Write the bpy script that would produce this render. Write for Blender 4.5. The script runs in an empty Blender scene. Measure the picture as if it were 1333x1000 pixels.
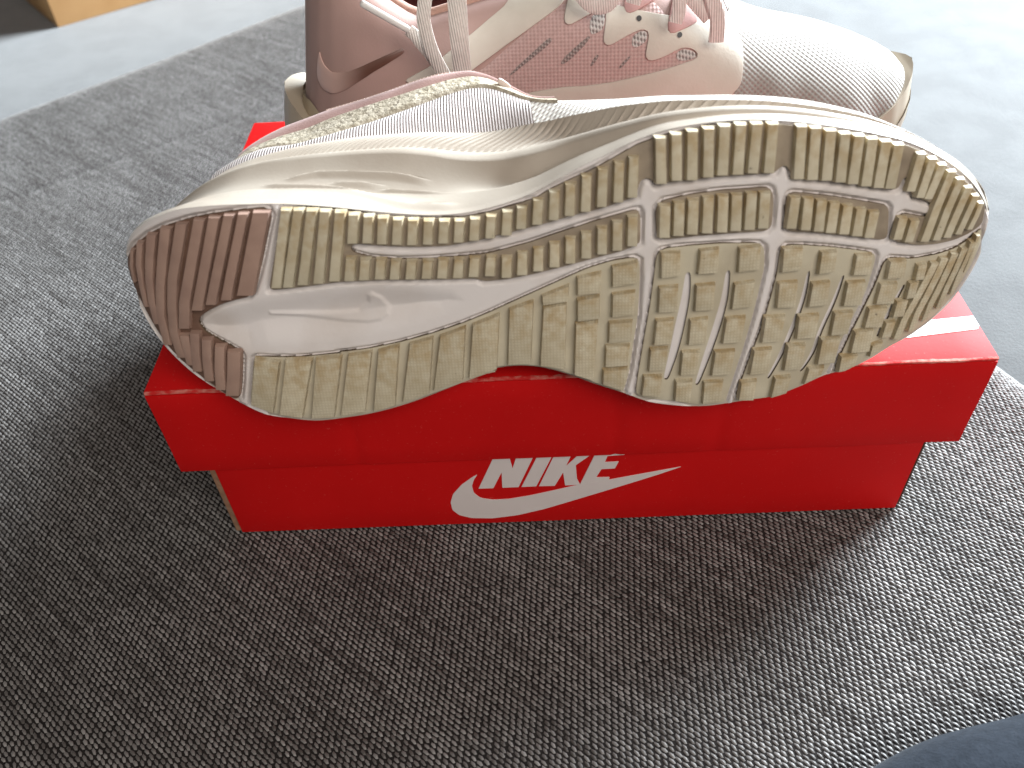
# Two worn sneakers on a red shoe box on a woven sofa
import bpy, bmesh, math, json, random
import numpy as np
from mathutils import Matrix, Vector
from mathutils.geometry import delaunay_2d_cdt
random.seed(4); rng = np.random.default_rng(7)
S = bpy.context.scene
COL = S.collection
CAM_M = [[0.998983, 0.040686, 0.019439, -0.014939], [-0.014797, 0.703029, -0.711007, -0.23784], [-0.042594, 0.709996, 0.702916, 0.326577], [0, 0, 0, 1]]
CAM_LENS = 30.1027
CAM_F = 1114.64
CAM_AX = [[0.99898, -0.0148, -0.04259], [0.04069, 0.70303, 0.71], [-0.01944, 0.71101, -0.70292]]
BOX_H = 96.08; BOX_LID = 47.80; BASE_X = 151.86
SOLE_TILT = 0.26180; SOLE_O = (0, -.018, 0.09458)
# ---------------------------------------------------------------- camera, light, exposure
cam = bpy.data.cameras.new("camera"); camo = bpy.data.objects.new("camera", cam); COL.objects.link(camo)
camo.matrix_world = Matrix(CAM_M)
cam.sensor_width = 36; cam.lens = CAM_LENS; cam.clip_start = .01; cam.clip_end = 50
cam.dof.use_dof = True; cam.dof.focus_distance = .365; cam.dof.aperture_fstop = 11
S.camera = camo
W = bpy.data.worlds.new("World"); S.world = W; W.use_nodes = True
W.node_tree.nodes["Background"].inputs[0].default_value = (.90, .88, .86, 1)
W.node_tree.nodes["Background"].inputs[1].default_value = .12
def area(name, loc, target, sx, sy, power, col):
    l = bpy.data.lights.new(name, 'AREA'); l.shape = 'RECTANGLE'; l.size = sx; l.size_y = sy; l.energy = power; l.color = col
    o = bpy.data.objects.new(name, l); COL.objects.link(o); o.location = loc
    o.rotation_euler = (Vector(target) - Vector(loc)).to_track_quat('-Z', 'Y').to_euler(); return o
area("window_light", (1.45, 1.42, 1.06), (-.02, .08, .06), 1.1, 1.05, 320, (.85, .94, 1.0))
area("room_fill", (.60, -1.15, 1.30), (0, 0, .12), 1.2, .8, 23.5, (1.0, .93, .85))  # soft fill added in front and above to brighten the sole
S.view_settings.view_transform = 'Standard'; S.view_settings.look = 'None'; S.view_settings.exposure = 0; S.view_settings.gamma = 1
S.render.engine = 'CYCLES'
try: S.cycles.use_denoising = True
except Exception: pass
# ---------------------------------------------------------------- materials
def lin(c): return tuple(((x / 12.92) if x <= .04045 else ((x + .055) / 1.055) ** 2.4) for x in c)
def mat(name, col, rough=.5, col2=None, nscale=60, namt=1.0, bump=0, bscale=400, spec=.5, sheen=0, rnd=0, bdist=.0004, detail=6, ramp=(.4, .62)):
    m = bpy.data.materials.new(name); m.use_nodes = True; nt = m.node_tree; b = nt.nodes["Principled BSDF"]
    b.inputs["Roughness"].default_value = rough; b.inputs["Specular IOR Level"].default_value = spec
    b.inputs["Sheen Weight"].default_value = sheen; b.inputs["Sheen Roughness"].default_value = .4
    tc = nt.nodes.new("ShaderNodeTexCoord"); out = None
    def mixc(fac, a, c):
        n = nt.nodes.new("ShaderNodeMix"); n.data_type = 'RGBA'
        if isinstance(fac, float): n.inputs[0].default_value = fac
        else: nt.links.new(fac, n.inputs[0])
        for s, v in ((6, a), (7, c)):
            if hasattr(v, 'links') or hasattr(v, 'is_linked'): nt.links.new(v, n.inputs[s])
            else: n.inputs[s].default_value = (*v, 1)
        return n.outputs[2]
    def noise(scale, lo=None, hi=None, det=detail, vec='Object'):
        n = nt.nodes.new("ShaderNodeTexNoise"); n.inputs["Scale"].default_value = scale; n.inputs["Detail"].default_value = det
        nt.links.new(tc.outputs[vec], n.inputs["Vector"])
        if lo is None: return n.outputs["Fac"]
        r = nt.nodes.new("ShaderNodeMapRange"); r.inputs[1].default_value = lo; r.inputs[2].default_value = hi
        nt.links.new(n.outputs["Fac"], r.inputs[0]); return r.outputs[0]
    def math_(op, a, c=0.0):
        n = nt.nodes.new("ShaderNodeMath"); n.operation = op
        for i, v in enumerate((a, c)):
            if isinstance(v, (int, float)): n.inputs[i].default_value = v
            else: nt.links.new(v, n.inputs[i])
        return n.outputs[0]
    if col2 is not None:
        f = noise(nscale, *ramp)
        if namt != 1.0: f = math_('MULTIPLY', f, namt)
        out = mixc(f, col, col2)
    else: out = mixc(0.0, col, col)
    if rnd:
        oi = nt.nodes.new("ShaderNodeObjectInfo"); h = nt.nodes.new("ShaderNodeHueSaturation")
        v = math_('ADD', math_('MULTIPLY', oi.outputs["Random"], rnd), 1 - rnd / 2); nt.links.new(v, h.inputs["Value"]); nt.links.new(out, h.inputs["Color"]); out = h.outputs[0]
    nt.links.new(out, b.inputs["Base Color"])
    if bump:
        bn = nt.nodes.new("ShaderNodeBump"); bn.inputs["Strength"].default_value = bump; bn.inputs["Distance"].default_value = bdist
        nt.links.new(noise(bscale), bn.inputs["Height"]); nt.links.new(bn.outputs[0], b.inputs["Normal"])
    m["h"] = 0
    return m, nt, b, tc, out, mixc, noise, math_
M = {}
def simple(name, *a, **k): M[name] = mat(name, *a, **k)[0]
simple("foam", (.43, .375, .315), .42, (.37, .31, .255), 45, .5, bump=.10, bscale=900, spec=.5)
simple("foam_face", (.75, .705, .69), .5, (.58, .51, .46), 38, .6, bump=.12, bscale=1100, spec=.35, ramp=(.48, .72))
simple("brown_rubber", (.40, .265, .21), .55, (.32, .205, .165), 90, .7, bump=.2, bscale=1500, spec=.35, rnd=.12)
simple("brown_base", (.18, .105, .075), .6, (.12, .07, .05), 120, .8, bump=.2, bscale=1500, spec=.3)
simple("rubber_base_shaded", (.34, .28, .21), .65, (.22, .175, .13), 70, .9, bump=.2, bscale=1500, spec=.25)  # same cream rubber, darkened for shade and trapped dirt between lugs
simple("rubber_base_plain", (.54, .49, .375), .62, (.44, .385, .285), 60, .8, bump=.2, bscale=1500, spec=.3)
def rubber_lug(name, grid):
    m, nt, b, tc, out, mixc, noise, math_ = mat(name, (.60, .54, .405), .6, (.51, .445, .315), 130, .8, spec=.3, rnd=.14)
    sep = nt.nodes.new("ShaderNodeSeparateXYZ"); nt.links.new(tc.outputs["Generated"], sep.inputs[0])
    r = nt.nodes.new("ShaderNodeMapRange"); r.inputs[1].default_value = .12; r.inputs[2].default_value = 1.0; nt.links.new(sep.outputs[1], r.inputs[0])
    f = math_('MULTIPLY', r.outputs[0], noise(260, .35, .65)); f = math_('MULTIPLY', f, .75)
    out = mixc(f, out, (.40, .27, .12))
    sp = noise(420, .70, .76); out = mixc(math_('MULTIPLY', sp, .7), out, (.07, .05, .035))
    nt.links.new(out, b.inputs["Base Color"])
    so = nt.nodes.new("ShaderNodeSeparateXYZ"); nt.links.new(tc.outputs["Object"], so.inputs[0])
    g = noise(1300)
    if grid:
        sx = math_('SINE', math_('MULTIPLY', so.outputs[0], 6.283 / .00115)); sy = math_('SINE', math_('MULTIPLY', so.outputs[1], 6.283 / .00115))
        g2 = math_('MULTIPLY', math_('MAXIMUM', sx, sy), .5); g = math_('ADD', math_('MULTIPLY', g, .7), g2)
        gl = math_('MULTIPLY', math_('GREATER_THAN', math_('MAXIMUM', sx, sy), .80), .22)
        out = mixc(gl, out, (.27, .20, .11)); nt.links.new(out, b.inputs["Base Color"])
    bn = nt.nodes.new("ShaderNodeBump"); bn.inputs["Strength"].default_value = .35; bn.inputs["Distance"].default_value = .0003
    nt.links.new(g, bn.inputs["Height"]); nt.links.new(bn.outputs[0], b.inputs["Normal"])
    M[name] = m
rubber_lug("rubber_lug", False); rubber_lug("rubber_lug_grid", True)
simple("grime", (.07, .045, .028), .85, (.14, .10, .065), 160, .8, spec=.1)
simple("slit_foam", (.36, .30, .26), .55, (.24, .19, .15), 90, .8, spec=.3)
def stripes(name, c1, c2, pitch, rough=.7, axis=(1, .12, 0), bump=.5, cross=0, rnd=0, second=None, thr=.0, diag=False, patchcol=None):
    """knit: lines (or a grid of small holes when cross) in object space"""
    m, nt, b, tc, out, mixc, noise, math_ = mat(name, c1, rough, spec=.3, sheen=.15)
    so = nt.nodes.new("ShaderNodeSeparateXYZ"); nt.links.new(tc.outputs["Object"], so.inputs[0])
    def lc(ax): return math_('ADD', math_('ADD', math_('MULTIPLY', so.outputs[0], ax[0]), math_('MULTIPLY', so.outputs[1], ax[1])), math_('MULTIPLY', so.outputs[2], ax[2]))
    s1 = math_('SINE', math_('MULTIPLY', lc(axis), 6.283 / pitch)); h = s1
    if cross:
        s2 = math_('SINE', math_('MULTIPLY', lc(second), 6.283 / cross)); h = math_('MULTIPLY', math_('ADD', s1, s2), .5)
    r = nt.nodes.new("ShaderNodeMapRange"); r.inputs[1].default_value = thr - .35; r.inputs[2].default_value = thr + .35; nt.links.new(h, r.inputs[0])
    c_a = c1
    if patchcol: c_a = mixc(noise(patchcol[1], *patchcol[2]), c1, patchcol[0])
    out = mixc(r.outputs[0], c2, c_a)
    out = mixc(math_('MULTIPLY', noise(500, .4, .6), .12), out, (.2, .15, .12))
    nt.links.new(out, b.inputs["Base Color"])
    bn = nt.nodes.new("ShaderNodeBump"); bn.inputs["Strength"].default_value = bump; bn.inputs["Distance"].default_value = .0005
    nt.links.new(h, bn.inputs["Height"]); nt.links.new(bn.outputs[0], b.inputs["Normal"]); M[name] = m
stripes("stripe_knit", (.54, .50, .485), (.44, .365, .35), .0011)
stripes("open_mesh", (.60, .565, .51), (.26, .20, .175), .0021, cross=.0021, second=(.3, .2, 1.0), axis=(1.0, .2, .5), thr=-.35, bump=.3)
stripes("pink_knit", (.54, .375, .35), (.46, .31, .29), .0016, axis=(1, 0, 0), cross=.0016, second=(0, .3, 1), thr=-.25, bump=.25)
stripes("toe_knit", (.35, .338, .31), (.28, .235, .22), .0020, axis=(.75, .4, .75), cross=.0020, second=(.75, -.1, -.85), thr=-.32, bump=.5)
stripes("grey_mesh", (.62, .585, .56), (.24, .21, .20), .0014, axis=(1, 0, .1), cross=.0022, second=(.3, .2, 1), thr=-.2)
stripes("slot_mesh", (.40, .33, .31), (.24, .19, .18), .0013, axis=(1, 0, .1), cross=.0016, second=(.3, .2, 1), thr=.1)
stripes("lace_knit", (.80, .755, .71), (.75, .705, .66), .0010, axis=(1, 0, .1), bump=.4, thr=-.4)
simple("overlay", (.61, .56, .49), .6, (.55, .50, .43), 70, .6, bump=.25, bscale=700, spec=.35)
simple("overlay_rough", (.50, .44, .35), .75, (.38, .325, .24), 240, .9, bump=1.0, bscale=420, spec=.25, bdist=.0012)
simple("pink_suede", (.43, .27, .245), .85, (.37, .225, .205), 60, .6, bump=.35, bscale=1500, spec=.2, sheen=.25)
simple("pink_panel", (.44, .295, .265), .7, (.39, .255, .225), 30, .5, bump=.2, bscale=1200, spec=.25, sheen=.1)
simple("pink_window", (.50, .29, .27), .7, (.45, .25, .23), 60, .5, bump=.2, bscale=900, spec=.25)
simple("piping", (.66, .54, .48), .7, spec=.3)
simple("lining", (.16, .055, .05), .85, (.11, .04, .036), 80, .7, bump=.4, bscale=900, spec=.2, sheen=.2)
simple("collar_edge", (.46, .27, .21), .75, (.40, .22, .17), 120, .6, bump=.4, bscale=1100, spec=.25, sheen=.15)
simple("foam_warm", (.43, .365, .285), .45, (.37, .31, .24), 40, .6, spec=.4)
simple("clip", (.47, .385, .275), .45, (.41, .33, .23), 40, .6, bump=.08, bscale=700, spec=.45)
simple("plastic", (.72, .70, .68), .25, spec=.5)
simple("hole", (.03, .028, .03), .5)
simple("toe_rubber", (.30, .255, .165), .6, (.22, .18, .11), 120, .8, bump=.2, bscale=900, spec=.3)
# heel mark: its reflection painted in, pale pink sheen fading to dark brown
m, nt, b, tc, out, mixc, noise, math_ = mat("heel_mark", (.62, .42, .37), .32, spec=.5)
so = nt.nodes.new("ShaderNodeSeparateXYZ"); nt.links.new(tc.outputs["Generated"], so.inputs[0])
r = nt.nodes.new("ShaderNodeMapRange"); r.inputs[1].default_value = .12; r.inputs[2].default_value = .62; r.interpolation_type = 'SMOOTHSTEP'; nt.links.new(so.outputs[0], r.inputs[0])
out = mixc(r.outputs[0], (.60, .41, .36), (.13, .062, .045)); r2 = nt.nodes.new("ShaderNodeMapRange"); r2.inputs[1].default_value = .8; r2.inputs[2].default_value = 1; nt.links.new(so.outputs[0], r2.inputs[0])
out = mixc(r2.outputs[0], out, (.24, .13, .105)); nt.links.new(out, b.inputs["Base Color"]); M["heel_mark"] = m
# red printed card
def card(name, c, c2):
    m, nt, b, tc, out, mixc, noise, math_ = mat(name, c, .60, c2, 14, .6, spec=.13)
    wear = noise(900, .66, .74); out = mixc(math_('MULTIPLY', wear, .10), out, (.75, .45, .38)); nt.links.new(out, b.inputs["Base Color"])
    bn = nt.nodes.new("ShaderNodeBump"); bn.inputs["Strength"].default_value = .25; bn.inputs["Distance"].default_value = .0006
    n1 = noise(55); n2 = noise(700); nt.links.new(math_('ADD', n1, math_('MULTIPLY', n2, .18)), bn.inputs["Height"]); nt.links.new(bn.outputs[0], b.inputs["Normal"]); M[name] = m
card("red_card", (.57, .0060, .0065), (.50, .005, .0055))
simple("shaded_card", (.06, .03, .022), .8, spec=.15)  # card of the right wall, its shade put into the colour
simple("card_edge", (.34, .20, .125), .8, (.24, .13, .08), 300, .8, bump=.6, bscale=600, spec=.2)
simple("worn_edge", (.56, .02, .018), .7, (.66, .30, .24), 260, .7, bump=.6, bscale=500, spec=.25)
simple("white_print", (.70, .63, .615), .45, (.65, .585, .57), 60, .5, spec=.4)
simple("white_stripe", (.86, .85, .84), .45, spec=.4)
simple("wood", (.55, .33, .15), .5, (.45, .25, .10), 14, .8, bump=.1, bscale=60, spec=.35)
simple("slate_cloth", (.019, .024, .033), .9, (.013, .017, .024), 260, .9, bump=.8, bscale=900, spec=.1, sheen=.08)
simple("gap_base", (.022, .019, .018), .9, (.015, .013, .013), 300, .8, spec=.15)  # near-black sheet seen through the gaps of the weave
# ---- shape functions, millimetres -------------------------------------------------
def sstep(x, a, b):
    t = np.clip((np.asarray(x, float) - a) / (b - a), 0, 1)
    return t * t * (3 - 2 * t)
def spring(u):                      # how far the tread curls away from flat at toe and heel
    u = np.asarray(u, float)
    return 17 * (np.clip(u - 30, 0, None) / 105) ** 2 + 8 * (np.clip(-105 - u, 0, None) / 40) ** 2
# standing shoe: side surface of the last, x heel->toe, z up, y towards the far side
BX = [-124, -119, -108, -88, -55, -20, 10, 45, 68, 85, 100, 125, 145, 160, 167, 169.5]
HX = [-124, -123.6, -122.5, -120, -115, -107, -97, -88, -55, -20, 10, 45, 68, 85, 100, 115, 130, 145, 155, 162, 166.5, 168.8, 169.5]
HY = [.2, 5, 10, 16, 23, 29, 33, 34.5, 35, 35, 38, 44, 47.5, 49, 49, 47.5, 44, 37, 29.5, 21, 13, 6, .2]
BT = [97, 104, 108, 102, 84, 92, 97, 95, 86, 76, 70, 64, 58, 52, 46, 40]
BB = [14, 10, 4, 0, 0, 0, 0, 0, 1, 2, 4, 9, 15, 21, 26, 29]
BN = [6, 6, 6, 6, 6, 5, 3.4, 2.8, 2.5, 2.5, 2.4, 2.4, 2.4, 2.4, 2.4, 2.4]
BK = [.2, .2, .22, .25, .28, .28, .2, .1, 0.05, 0.02, 0, 0, 0, 0, 0, 0]
def _sm(x, ys):
    x = np.asarray(x, float)
    return (np.interp(x - 5, BX, ys) + 2 * np.interp(x, BX, ys) + np.interp(x + 5, BX, ys)) / 4
def b_hw(x): return np.interp(x, HX, HY)
def b_top(x): return _sm(x, BT)
def b_bot(x): return _sm(x, BB)
def lean(x0, z): return 17 * np.clip(np.asarray(z, float) / 85, 0, 1.1) * sstep(-np.asarray(x0, float), 50, 122)
def side_y(x, z):                   # y of the near side of the standing shoe (centre line y = 0)
    x0 = np.asarray(x, float)
    for _ in range(8): x0 = x - lean(x0, z)
    return station_y(x0, z)
def b_mid(x): return b_bot(x) + 22 * (1 - .8 * sstep(x, 125, 166))
def station_y(x, z):
    zm = b_mid(x); n = _sm(x, BN); k = _sm(x, BK)
    zn = np.clip((np.asarray(z, float) - zm) / (b_top(x) - zm), 0, 1)
    return -b_hw(x) * (1 - k * zn) * (1 - zn ** n) ** (1 / n)
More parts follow.
